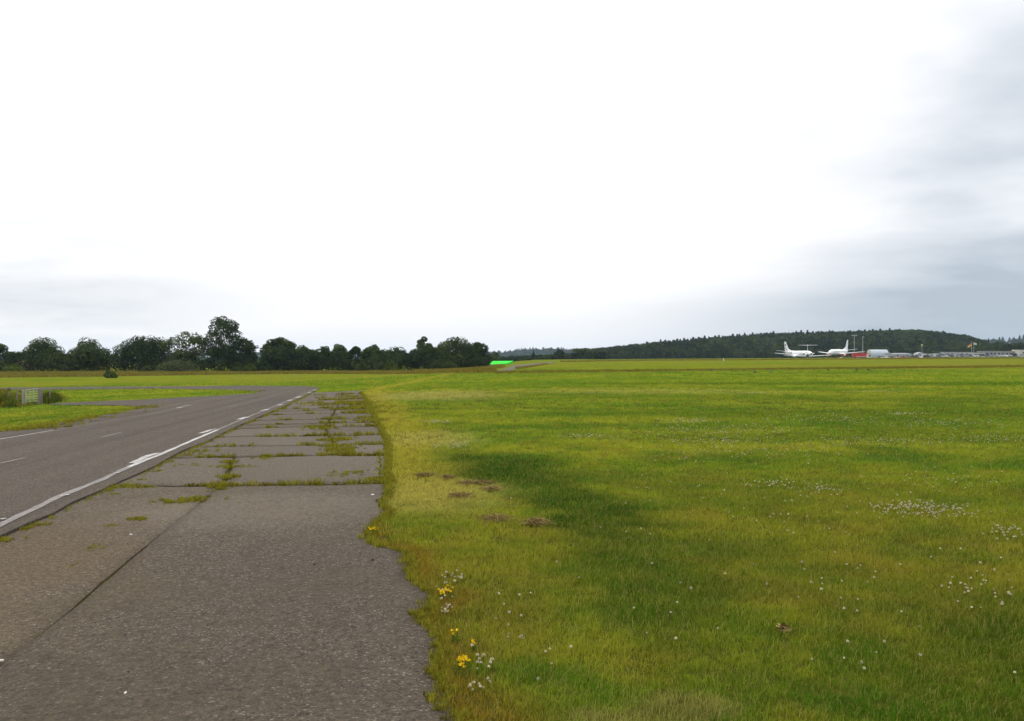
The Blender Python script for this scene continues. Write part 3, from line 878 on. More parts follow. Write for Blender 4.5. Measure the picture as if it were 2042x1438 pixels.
    A, s, verge = A[k], s[k], verge[k]
    z = H(A[:, 0], A[:, 1]) + np.where(verge & inside(ROAD, A[:, 0], A[:, 1]), ROAD_OFF, np.where(in_pave(A[:, 0], A[:, 1]), 0.026, 0.012))
    scatter('weeds', np.column_stack([A, z]), rvec(len(A)), np.stack([s, s, s], -1), RNG.choice(5, len(A), p=[.28, .27, .27, .09, .09]), pr,
            'low weeds and moss growing in the joints of the old pavement', 'weeds')
build_weeds()

# rough unmown grass: belt before the trees, streak across the airfield, crest and road-side banks
M_ROUGH = plain_leaf('rough_grass_leaf', (0.165, 0.160, 0.020), (0.225, 0.160, 0.036), 3.0, 0.2, 0.4)
M_NETTLE = plain_leaf('tall_weed_leaf', (0.045, 0.068, 0.010), (0.095, 0.105, 0.018), 6.0, 0.2, 0.5)
def build_rough():
    pr = [blades('rough_grass_%d' % i, 40, 0.42, 0.14, 0.42, 0.03, 0.35, M_ROUGH, 80 + i) for i in range(3)]
    pts, sc = [], []
    def belt(lo, hi, n, s0, s1, tmax=380):
        xs = [p[0] for p in lo]
        for _ in range(n):
            u = random.uniform(xs[0], xs[-1])
            a = np.interp(u, xs, [p[1] for p in lo]); b = np.interp(u, [p[0] for p in hi], [p[1] for p in hi])
            Pn, Pf = at_fast(u, a), at_fast(u, b)
            t = random.random()
            pts.append((Pn[0] + (Pf[0] - Pn[0]) * t, Pn[1] + (Pf[1] - Pn[1]) * t)); sc.append(random.uniform(s0, s1))
    belt([(-30, 753.5), (200, 751), (420, 747.5), (600, 745.6), (800, 746), (985, 743.5)], [(-30, 744), (300, 743.5), (800, 742.8), (985, 740.5)], 9000, .8, 1.6)
    belt([(985, 745.2), (1100, 743.5), (1300, 741.2), (1500, 739), (1760, 735.8), (2060, 732.5)], [(985, 744), (1100, 742), (1300, 739.8), (1500, 737.2), (1760, 733.5), (2060, 729.5)], 2600, .35, .8)
    belt([(1120, 722.0), (1300, 719.6), (1500, 718.2), (1760, 716.6), (2060, 715)], [(1120, 720.6), (1300, 718.6), (1500, 717.4), (1760, 715.8), (2060, 714.4)], 4000, .5, .9)
    belt([(830, 742.5), (900, 741), (1000, 734)], [(830, 739), (900, 735.5), (1000, 729)], 2500, .9, 1.6)
    belt([(1030, 737), (1060, 732), (1090, 727)], [(1035, 734.5), (1068, 730), (1095, 725.5)], 300, .5, .9)
    A = np.array(pts); s = np.array(sc)
    d = A[:, 1] / 140; sx = s * np.clip(d, 0.8, 2.5)
    scatter('rough_grass', np.column_stack([A, H(A[:, 0], A[:, 1])]), rvec(len(A), .1), np.stack([sx, sx, s], -1), RNG.integers(0, 3, len(A)), pr,
            'rough brownish unmown grass in belts before the trees and across the airfield', 'rough grass')
    pr2 = [blades('tall_weed_%d' % i, 60, 0.20, 0.2, 0.62, 0.022, 0.3, M_NETTLE if i else M_ROUGH, 90 + i) for i in range(3)]
    pts, pid, sc = [], [], []
    for px0, px1, py0, py1, n, s0, s1, ids in ((-40, 42, 800, 813, 260, .8, 1.25, (0, 1, 2)), (-60, 40, 783, 800, 260, .7, 1.2, (0, 0, 1)), (84, 116, 797, 805, 120, .8, 1.3, (1, 2)), (98, 130, 792, 800, 60, .5, .8, (0,)),
                                               (40, 86, 806, 810, 60, .25, .5, (0, 0, 2))):
        for _ in range(n):
            f_ = min(1, max(-1, random.gauss(0, .42))); g_ = min(1, max(-1, random.gauss(0, .5)))
            pts.append(at_fast((px0 + px1) / 2 + f_ * (px1 - px0) * .62, (py0 + py1) / 2 + g_ * (py1 - py0) * .6)); pid.append(random.choice(ids)); sc.append(random.uniform(s0, s1) * (1 - .6 * abs(f_)) * random.choice([.5, .8, 1, 1.1]))
    A = np.array(pts); s = np.array(sc)
    scatter('tall_weeds', np.column_stack([A, H(A[:, 0], A[:, 1])]), rvec(len(A), .1), np.stack([s, s, s], -1), pid, pr2,
            'tall dark weeds and dead stems along the fence by the metal gate', 'weeds')
_tab = {}
def at_fast(u, y):
    """at() through a coarse table of columns and rows"""
    key = (round(u / 12), round(y * 4))
    if key not in _tab: _tab[key] = at(key[0] * 12, key[1] / 4)[1]
    D = _tab[key]
    return ((u - CX) / F * D, D + random.uniform(-.02, .02) * D * .3)
build_rough()
# ------------------------------------------------------------------ trees
def leaf_cards(C, Nn, size, rs, up=0.35):
    """small folded leaf sprays at centres C facing roughly Nn -> verts, quads"""
    n = len(C)
    Nn = Nn + rs.normal(0, 0.55, (n, 3)) + np.array([0, 0, up])
    Nn /= np.linalg.norm(Nn, axis=1)[:, None] + 1e-9
    r = rs.normal(0, 1, (n, 3))
    A = np.cross(Nn, r); A /= np.linalg.norm(A, axis=1)[:, None] + 1e-9
    B = np.cross(Nn, A)
    s = size * rs.uniform(0.55, 1.35, n)[:, None]
    V = np.stack([C - A * s * .5, C - B * s * .32 + Nn * s * .1, C + A * s * .5, C + B * s * .32 + Nn * s * .1], 1).reshape(-1, 3)
    return V, np.arange(4 * n).reshape(-1, 4)
def crown_mesh(name, blobs, n, size, seed, material):
    rs = np.random.default_rng(seed)
    b = np.array(blobs, float)
    wgt = b[:, 3] * b[:, 5]; wgt /= wgt.sum()
    i = rs.choice(len(b), n, p=wgt)
    d = rs.normal(0, 1, (n, 3)); d /= np.linalg.norm(d, axis=1)[:, None]
    rad = (0.55 + 0.45 * np.sqrt(rs.random(n)))[:, None]
    Cc = b[i, :3] + d * b[i, 3:6] * rad
    k = Cc[:, 2] > 0.05
    V, Fq = leaf_cards(Cc[k], d[k], size, rs)
    me = mesh_np(name, V, Fq); me.materials.append(material)
    return me
def blob_crown(w, h, z0, nb, br, seed, shape='round', hollow=0.45):
    """clumps of foliage spread through a crown w wide from z0 to h"""
    rs = np.random.default_rng(seed); out = []
    cz, rz = (h + z0) / 2, (h - z0) / 2
    for _ in range(nb):
        d = rs.normal(0, 1, 3); d /= np.linalg.norm(d)
        t = hollow + (0.98 - hollow) * rs.random() ** 0.5
        r = br * w * rs.uniform(0.7, 1.35)
        x, y, z = d * t
        if z < 0 and shape != 'dome':
            k_ = 1 / max(.5, math.sqrt(1 - z * z)); x *= k_; y *= k_
        if shape == 'dome': z = abs(z) * 1.9 - 0.95; x *= 1.05 - .15 * z; y *= 1.05 - .15 * z
        q = max(0.25, 1 - max(0, z) ** 2 * .2)
        px, py, pz = x * (w / 2 - r * .35) * q, y * (w / 2 - r * .35) * q, cz + z * (rz - r * .35)
        out.append((px, py, max(pz, r * .5), r, r, r * rs.uniform(.65, .95)))
    return out
def trunk_mesh(name, h, r, seed, limbs=5, spread=2.0):
    rs = random.Random(seed); m = MB()
    tip = (rs.uniform(-.3, .3), rs.uniform(-.3, .3), h)
    m.tube([(0, 0, -0.2), (0.02, 0, h * .12), (tip[0] * .5, tip[1] * .5, h * .5), tip], [r * 1.35, r, r * .7, r * .2], 8)
    for i in range(limbs):
        a = rs.uniform(0, 6.28); z = h * rs.uniform(.3, .75); L = spread * rs.uniform(.6, 1.1)
        m.tube([(0, 0, z), (math.cos(a) * L * .5, math.sin(a) * L * .5, z + L * .4), (math.cos(a) * L, math.sin(a) * L, z + L * .95)], [r * .45, r * .3, r * .08], 6)
    me = m.mesh(name, True); me.materials.append(M_BARK)
    return me
M_OAK = plain_leaf('oak_leaf', (0.032, 0.050, 0.0150), (0.062, 0.084, 0.0220), 0.30, 0.22, 0.45)
M_OAK2 = plain_leaf('hedge_tree_leaf', (0.025, 0.043, 0.0155), (0.046, 0.068, 0.0205), 0.35, 0.2, 0.45)
M_ASH = plain_leaf('ash_leaf', (0.042, 0.062, 0.017), (0.070, 0.090, 0.024), 0.35, 0.3, 0.4)
M_BUSH = plain_leaf('bright_bush_leaf', (0.055, 0.080, 0.012), (0.085, 0.105, 0.016), 0.6, 0.25, 0.4)
M_GREYB = plain_leaf('pale_bush_leaf', (0.060, 0.078, 0.026), (0.10, 0.115, 0.050), 0.6, 0.25, 0.4)
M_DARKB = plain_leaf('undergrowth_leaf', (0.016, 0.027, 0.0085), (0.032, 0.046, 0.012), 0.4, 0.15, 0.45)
TREE_D = 236
def tree(label, u, ytop, ybase, wpx, D=TREE_D, material=None, blobs=None, n=5200, nb=46, br=.15, size=.50, z0=.03, shape='round', cat='tree', name='broadleaf_tree', group='trees of the belt beyond the grass', hollow=.4, extra=None, trunk=True):
    x, y, z = col_at(u, D)
    zb = z
    h = z_of(ytop, D) - zb; wd = wpx * 1.13 * D / F; n = int(n * 1.35)
    root = empty(name, (x, y, zb), 0, label, cat, group)
    sd_ = int(u * 7 + ytop)
    bl = blob_crown(wd, h, z0 * h, nb, br, sd_, shape, hollow)
    for e in (extra or []):       # (dx px, top y, width px, clumps): further limbs of the same crown
        dxm = e[0] * D / F; h2 = z_of(e[1], D) - zb; w2 = e[2] * D / F
        bl += [(q[0] + dxm, q[1], q[2], q[3], q[4], q[5]) for q in blob_crown(w2, h2, e[4] * h if len(e) > 4 else .05 * h, e[3], .17, sd_ + 5)]
    obj('crown', crown_mesh('crown', bl, n, size, sd_, material or M_OAK), None, root)
    if trunk:
        obj('trunk', trunk_mesh('trunk', h * .8, .028 * h + .06, sd_, 6, wd * .28), None, root)
    return root
tree('open dark tree cut by the picture edge, two foliage tiers', -8, 683, 744, 62, material=M_OAK, n=3600, nb=22, br=.13, hollow=.5)
tree('low round dark tree behind the orange roof', 42, 700, 744, 44, D=250, material=M_OAK2, n=3000)
tree('tall round-headed oak second in the belt from the picture edge', 83, 676, 743, 74, material=M_OAK, extra=[(24, 694, 30, 10)])
tree('short olive-green tree between two round-headed oaks', 117, 701, 743, 46, D=228, material=M_ASH, n=3000, nb=30)
tree('broad oak with rounded top beyond the small lone shrub', 180, 679, 743, 82, material=M_OAK, extra=[(-24, 687, 30, 10), (34, 694, 26, 8)])
tree('very wide dark oak with a long sloping crown', 284, 671, 743, 96, material=M_OAK2, n=7000, nb=60, extra=[(-44, 688, 40, 12), (-58, 692, 20, 5)])
tree('pale open-crowned ash with sky showing through', 370, 661, 743, 78, material=M_ASH, n=4200, nb=46, br=.115, hollow=.72, z0=.30, extra=[(-8, 700, 66, 26), (20, 690, 44, 16)])
tree('tallest tree of the belt, dark oak with a clumped top', 440, 634, 743, 70, material=M_OAK2, n=7600, nb=40, br=.125, hollow=.6, z0=.42, size=.48, extra=[(2, 684, 72, 34), (-24, 646, 20, 5, .7), (24, 646, 20, 5, .72)])
tree('leaning dark tree joined to the tallest oak, sloping down', 480, 667, 743, 44, material=M_OAK2, n=4200, nb=30, br=.16, z0=.25, extra=[(24, 681, 34, 14, .3), (14, 702, 52, 18)])
tree('grey-green round tree after the gap in the belt', 556, 675, 743, 62, material=M_ASH, n=3800, nb=34, br=.13, hollow=.6, z0=.45)
tree('dark oak filling in under the grey-green round tree', 562, 694, 743, 72, D=232, material=M_OAK2)
tree('rounded dark hedge oak next along from the grey-green tree', 604, 690, 743, 54, material=M_OAK2)
tree('narrow domed dark tree in the middle of the belt', 643, 690, 743, 38, material=M_OAK2, n=4000)
tree('square-topped dark tree beside the narrow domed one', 676, 687, 743, 42, material=M_OAK, n=4000)
tree('small dark tree with thin spiky top above two light shrubs', 707, 688, 743, 34, material=M_OAK2, n=3400, nb=24, br=.14)
tree('two-peaked tree just behind the light green shrubs', 742, 686, 743, 42, material=M_OAK, n=4200, extra=[(10, 692, 26, 9)])
tree('flat-topped wide dark tree before the belt dips', 790, 694, 743, 68, material=M_OAK2, n=5200)
tree('slender open tree standing up above the end clump', 848, 669, 742, 26, D=244, material=M_ASH, n=2000, nb=16, br=.2, hollow=.6, z0=.35)
tree('low dark tree at the foot of the slender open tree', 850, 689, 742, 64, D=240, material=M_OAK2)
tree('big many-domed oak of the end clump', 905, 674, 741, 72, D=240, material=M_OAK, n=6400, nb=56, extra=[(-22, 681, 40, 14), (22, 677, 30, 10)])
tree('last dark oak at the open end of the belt', 948, 681, 738, 54, D=250, material=M_OAK2, n=5000, extra=[(14, 693, 26, 10)])
# shrubs standing before the belt
def shrub(label, u, ytop, wpx, D, material, n=1500, size=.38, name='shrub', group='shrubs before the tree belt', ybase=None):
    return tree(label, u, ytop, 0, wpx, D, material, n=n, nb=22, br=.2, size=size, cat='shrub', name=name, group=group, trunk=False, shape='dome', z0=.0)
shrub('lone round dark shrub standing out on the rough grass', 219, 736, 20, 170, M_ASH, 1500, .28)
shrub('wide pale grey-green bramble below the open-crowned ash', 356, 721, 66, 226, M_GREYB, 2600)
shrub('dark green pointed shrub beside the yellow-green bush', 474, 722, 22, 224, M_OAK)
shrub('round yellow-green bush below the sloping trees', 497, 726, 24, 220, M_BUSH)
shrub('small dark shrub tucked beside the yellow-green bush', 515, 724, 18, 226, M_DARKB)
shrub('tall light green shrub, narrower of a pair', 723, 714, 21, 224, M_BUSH if False else M_ASH)
shrub('tall soft green shrub, taller of a pair', 746, 706, 26, 226, M_ASH)
shrub('bright green rounded shrub before the flat-topped tree', 779, 718, 30, 222, M_BUSH)
shrub('green hazel bush at the foot of the end clump', 880, 719, 50, 228, M_OAK, 2200)
shrub('low green bush beside the orange roof', 26, 727, 34, 226, M_BUSH, 1400)
shrub('dull green bush under the very wide oak', 292, 730, 18, 226, M_ASH, 900)
# continuous dark undergrowth below the trees
def undergrowth():
    bl = []
    rs = np.random.default_rng(5)
    for u in np.arange(-60, 965, 7):
        D = 236 + rs.uniform(-4, 6)
        x, y, z = col_at(u + rs.uniform(-3, 3), D)
        hh = rs.uniform(2.6, 6.0)
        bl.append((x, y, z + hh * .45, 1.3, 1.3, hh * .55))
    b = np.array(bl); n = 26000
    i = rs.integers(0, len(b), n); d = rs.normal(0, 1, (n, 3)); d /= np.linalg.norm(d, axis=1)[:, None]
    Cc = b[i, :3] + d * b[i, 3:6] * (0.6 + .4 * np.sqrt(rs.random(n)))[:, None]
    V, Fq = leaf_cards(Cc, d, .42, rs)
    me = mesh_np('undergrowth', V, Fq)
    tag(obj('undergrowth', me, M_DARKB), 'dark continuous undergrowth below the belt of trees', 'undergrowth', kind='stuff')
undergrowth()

# ---- woods on the right: shared tree shapes
M_WOOD = plain_leaf('wood_leaf', (0.015, 0.028, 0.0085), (0.034, 0.050, 0.0135), 0.15, 0.2, 0.4)
M_WOOD2 = plain_leaf('wood_leaf_light', (0.034, 0.054, 0.013), (0.070, 0.094, 0.023), 0.15, 0.2, 0.4)
M_FIR = plain_leaf('fir_needle', (0.011, 0.021, 0.0085), (0.022, 0.034, 0.0115), 0.2, 0.1, 0.35)
def broad_mesh(name, seed, m, h=10.0, wd=8.5, n=1300):
    bl = blob_crown(wd, h, .3, 30, .17, seed)
    me = crown_mesh(name, bl, n, 1.0, seed, m)
    return me
def fir_mesh(name, seed, h=14.0, wd=5.0, n=1100):
    rs = np.random.default_rng(seed)
    t = rs.random(n) ** .75; z = h * (.10 + .90 * t)
    tier = .75 + .35 * np.sin(t * 34)
    r = wd / 2 * (1 - t ** 1.6) ** .9 * tier * np.sqrt(rs.random(n)) + .08
    a = rs.uniform(0, 6.283, n)
    Cc = np.stack([r * np.cos(a), r * np.sin(a), z - r * .25], -1)
    d = np.stack([np.cos(a), np.sin(a), np.full(n, .2)], -1)
    V, Fq = leaf_cards(Cc, d, .85, rs)
    b = MB().tube([(0, 0, -.3), (0, 0, h * .97)], [.22, .04], 5)
    V2 = np.array(b.v); F2 = [f for f in b.f if len(f) == 4]
    me = mesh_np(name, np.concatenate([V, V2]), np.concatenate([Fq, np.array(F2) + len(V)]))
    me.materials.append(M_FIR); me.materials.append(M_BARK)
    mi = np.zeros(len(Fq) + len(F2), np.int32); mi[len(Fq):] = 1
    me.polygons.foreach_set('material_index', mi)
    return me
BROAD = [broad_mesh('wood_tree', 300 + i, M_WOOD if i % 2 else M_WOOD2, 10, 8.5 + (i % 2)) for i in range(5)]
FIR = [fir_mesh('fir_tree', 320 + i, 14, 4.6 + .5 * i) for i in range(4)]
def put_tree(name, me, x, y, h, base_h, wmul, label, cat, group):
    o = obj(name, me)
    s = h / base_h
    o.location = (x, y, hz(x, y)); o.scale = (s * wmul, s * wmul, s); o.rotation_euler = (0, 0, random.uniform(0, 6.28))
    return tag(o, label, cat, group)
# skyline profile of the hill (photo pixels)
SKY_U = [1180, 1220, 1250, 1296, 1331, 1381, 1427, 1485, 1516, 1550, 1600, 1680, 1740, 1800, 1830, 1860, 1900, 1935, 1950]
SKY_Y = [693, 690, 686, 681.5, 678, 673, 670, 666, 663, 662, 661, 658.5, 657, 655.5, 654.5, 659, 663, 668, 675]
u = 1290.0
while u < 1795:
    D = random.uniform(925, 975)
    x, y, z = col_at(u, D)
    yt = np.interp(u, SKY_U, SKY_Y) + random.choice([-1.8, -.8, 0, .8, 1.6, 2.4]) + random.uniform(-.7, .7)
    put_tree('conifer', random.choice(FIR), x, y, max(9, z_of(yt, D) - z), 14, random.uniform(1.5, 2.6),
             'pointed dark conifer on the skyline of the wooded hill', 'tree', 'conifers along the hill skyline')
    u += random.uniform(4, 11)
u = 1790.0
while u < 1952:
    D = random.uniform(900, 950)
    x, y, z = col_at(u, D)
    yt = np.interp(u, SKY_U, SKY_Y) + random.uniform(-1, 3)
    put_tree('broadleaf_tree', random.choice(BROAD), x, y, max(8, z_of(yt, D) - z), 10, random.uniform(.8, 1.0),
             'round-topped tree where the wooded hill drops to the end', 'tree', 'round trees at the falling end of the hill')
    u += random.uniform(8, 14)
u = 1190.0
while u < 1300:
    D = random.uniform(760, 840)
    x, y, z = col_at(u, D)
    yt = np.interp(u, SKY_U, SKY_Y) + random.uniform(-1, 3)
    put_tree('broadleaf_tree', random.choice(BROAD), x, y, max(6, z_of(yt, D) - z), 10, random.uniform(1.0, 1.4),
             'rounded tree where the wooded hill begins to rise', 'tree', 'round trees at the rising start of the hill')
    u += random.uniform(7, 12)
# front rank at the foot of the hill
for row, (D0, n_, ya, yb) in enumerate(((655, 62, 697, 707), (690, 58, 688, 697))):
    for i in range(n_):
        uu = 1195 + (1950 - 1195) * (i + random.uniform(.1, .9)) / n_
        D = D0 + random.uniform(-14, 14)
        x, y, z = col_at(uu, D)
        sky_y = np.interp(uu, SKY_U, SKY_Y)
        yt = max(random.uniform(ya, yb), sky_y + 5 + 6 * (1 - row))
        put_tree('broadleaf_tree', random.choice(BROAD), x, y, max(3, z_of(yt, D) - z), 10, random.uniform(.85, 1.35) * (1.25 if row == 0 else 1),
                 ('low bushy tree in the front rank below the wooded hill', 'broad green tree just behind the front rank of the wood')[row], 'tree',
                 ('front rank of the wood', 'second rank of the wood')[row])
# body of the wood: one mass
def wood_mass():
    P_, S_, I_ = [], [], []
    for Y in np.arange(715, 930, 9.5):
        for X in np.arange(70, 540, 7.5):
            x = X + random.uniform(-3, 3); y = Y + random.uniform(-3, 3)
            uu = CX + F * x / y
            if uu < 1195 or uu > 1965: continue
            gz = hz(x, y)
            if gz < .3 and Y > 800 : continue
            hmax = z_of(np.interp(uu, SKY_U, SKY_Y) + 1.6, y) - gz
            h = random.uniform(8, 13.5)
            fir = random.random() < (.55 if y > 850 and uu < 1790 else .12)
            if h > hmax: h = hmax
            if h < 4: continue
            P_.append((x, y, gz)); s = h / (14 if fir else 10) ; S_.append((s * random.uniform(.9, 1.25),) * 2 + (s,)); I_.append(random.choice([5, 6, 7, 8]) if fir else random.choice([0, 1, 2, 3, 4]))
    pr = [bpy.data.objects.new('wood_kind_%d' % i, me) for i, me in enumerate(BROAD + FIR)]
    n = len(P_)
    scatter('woodland', P_, np.stack([np.zeros(n), np.zeros(n), RNG.uniform(0, 6.28, n)], -1), S_, I_, pr, 'dense dark mixed wood covering the hill behind the aircraft', 'woodland')
    # blue far ridges
    P_, S_, I_ = [], [], []
    for (cx_, cy_, rx_, ry_, n_) in ((100, 2650, 260, 160, 420), (1060, 1850, 230, 120, 260), (-500, 2450, 900, 120, 420)):
        for _ in range(n_):
            x = cx_ + random.uniform(-rx_, rx_); y = cy_ + random.uniform(-ry_, ry_)
            P_.append((x, y, hz(x, y))); s = random.uniform(.8, 1.25); fir = random.random() < .45
            S_.append((s * (2.2 if not fir else 1.8), s * (2.2 if not fir else 1.8), s)); I_.append(random.choice([5, 6, 7, 8]) if fir else random.choice([0, 1, 2, 3, 4]))
    pr = [bpy.data.objects.new('far_wood_kind_%d' % i, me) for i, me in enumerate(BROAD + FIR)]
    n = len(P_)
    scatter('far_woods', P_, np.stack([np.zeros(n), np.zeros(n), RNG.uniform(0, 6.28, n)], -1), S_, I_, pr, 'blue-grey wooded ridges far off on the horizon', 'woodland')
wood_mass()
# hedgerow trees in the middle distance beyond the taxiway
def mid_tree(label, u, ytop, wpx, D, me=None, name='broadleaf_tree', group='hedgerow trees beyond the far taxiway'):
    x, y, z = col_at(u, D)
    h = z_of(ytop, D) - z
    return put_tree(name, me or random.choice(BROAD), x, y, h, 10, wpx * D / F / (9.0 * h / 10), label, 'tree', group)
mid_tree('round dark tree at the far end of the bright green patch', 985, 701, 26, 420)
mid_tree('low hedge bush right behind the bright green patch', 1003, 714, 40, 440)
mid_tree('low dark hedge bush beyond the taxiway bend', 1050, 713, 34, 430)
mid_tree('pointed dark bush rising from the hedge by the taxiway', 1064, 705, 18, 450, FIR[1])
mid_tree('long low hedge bush beside the pointed bush', 1083, 711, 30, 440)
mid_tree('squat dark tree before the blue ridge', 1098, 707, 26, 450)
mid_tree('upright dark tree before the end of the blue ridge', 1115, 696, 22, 470)
mid_tree('small hedge bush beside the upright dark tree', 1131, 707, 22, 470)
mid_tree('wide dark round tree where the wood begins', 1163, 692, 50, 500)
mid_tree('dark bush under the wide round tree', 1143, 703, 26, 490)
mid_tree('grey-green tree joining the wide round tree to the wood', 1196, 700, 28, 560)
# the hedge itself
def hedge():
    rs = np.random.default_rng(9); bl = []
    for u in np.arange(978, 1215, 3.0):
        D = 470 + rs.uniform(-6, 6) + .5 * (u - 978)
        x, y, z = col_at(u, D)
        yt = np.interp(u, [978, 1000, 1035, 1060, 1090, 1110, 1140, 1215], [709, 710, 709.5, 708.5, 707, 706, 704, 702]) + rs.uniform(-1.5, 2.0)
        hh = max(1.2, z_of(yt, D) - z)
        bl.append((x, y, z + hh * .48, 1.6, 1.8, hh * .54))
    b = np.array(bl); n = 9000
    i = rs.integers(0, len(b), n); d = rs.normal(0, 1, (n, 3)); d /= np.linalg.norm(d, axis=1)[:, None]
    V, Fq = leaf_cards(b[i, :3] + d * b[i, 3:6] * (.6 + .4 * np.sqrt(rs.random(n)))[:, None], d, .75, rs)
    tag(obj('hedge', mesh_np('hedge', V, Fq), M_WOOD), 'long low dark hedge crossing beyond the far taxiway', 'hedge')
hedge()
# dark hedge trees behind the huts at the right-hand end
for i in range(17):
    uu = 1944 + i * 7.2
    x, y, z = col_at(uu, 620 + random.uniform(-10, 10))
    yt = random.uniform(679, 687) if uu < 2030 else random.uniform(682, 687)
    if 1950 < uu < 1966: yt = random.uniform(688, 691)
    put_tree('broadleaf_tree', random.choice(BROAD[1:3]), x, y, z_of(yt, 620) - z, 10, random.uniform(1.2, 1.5), 'dark hedge tree behind the long low huts', 'tree', 'hedge trees behind the huts')

# ------------------------------------------------------------------ aircraft
M_WHITE = paint('aircraft_white', (0.74, 0.75, 0.75), .35, .05)
M_GREYP = paint('aircraft_grey', (0.42, 0.44, 0.46), .4, .1)
M_DARK = paint('dark_grey_paint', (0.025, 0.025, 0.028), .5, .1)
M_GLASS = mat('dark_glass', lambda t: P(t, (0.012, 0.015, 0.02), .08))
M_TYRE = mat('tyre_rubber', lambda t: P(t, (0.015, 0.015, 0.016), .9))
M_RED = paint('red_paint', (0.42, 0.018, 0.020), .5, .15)
M_NAVY = paint('navy_livery', (0.012, 0.022, 0.035), .4, .05)
M_YELLOW = paint('yellow_livery', (0.62, 0.55, 0.08), .4, .05)
def surf(pts, thick, flip=False):
    """a flying surface: root/tip chord outlines [(lead, trail) root, tip] as a thin tapered slab"""
    (rl, rt), (tl, tt) = pts
    m = MB()
    rings = []
    for lead, trail, th in ((rl, rt, thick), (tl, tt, thick * .4)):
        L, T = Vector(lead), Vector(trail)
        n = Vector((0, 0, 1)) if abs((Vector(tl) - Vector(rl)).z) < abs((Vector(tl) - Vector(rl)).y) else Vector((0, 1, 0))
        ring = []
        for f, h in ((0, 0), (.12, .42), (.35, .5), (.7, .3), (1, .03)): ring.append(L.lerp(T, f) + n * th * h)
        for f, h in ((1, -.03), (.7, -.3), (.35, -.5), (.12, -.42)): ring.append(L.lerp(T, f) - n * th * h * -1 if False else L.lerp(T, f) + n * th * h)
        rings.append(ring)
    return m.loft(rings)
def disc_ring(x, z, r, n=20, sq=1.0):
    return [Vector((x, r * math.cos(2 * math.pi * i / n), z + r * sq * math.sin(2 * math.pi * i / n))) for i in range(n)]
def gear(root, x, y, top, name='landing_gear', r=.5):
    m = MB()
    m.tube([(x, y, top), (x, y, r)], .13, 8)
    g = m.build(name, M_GREYP, root)
    for s in (-1, 1):
        MB().tube([(x, y + s * .18, r), (x, y + s * .48, r)], r, 16).build('wheel', M_TYRE, g)
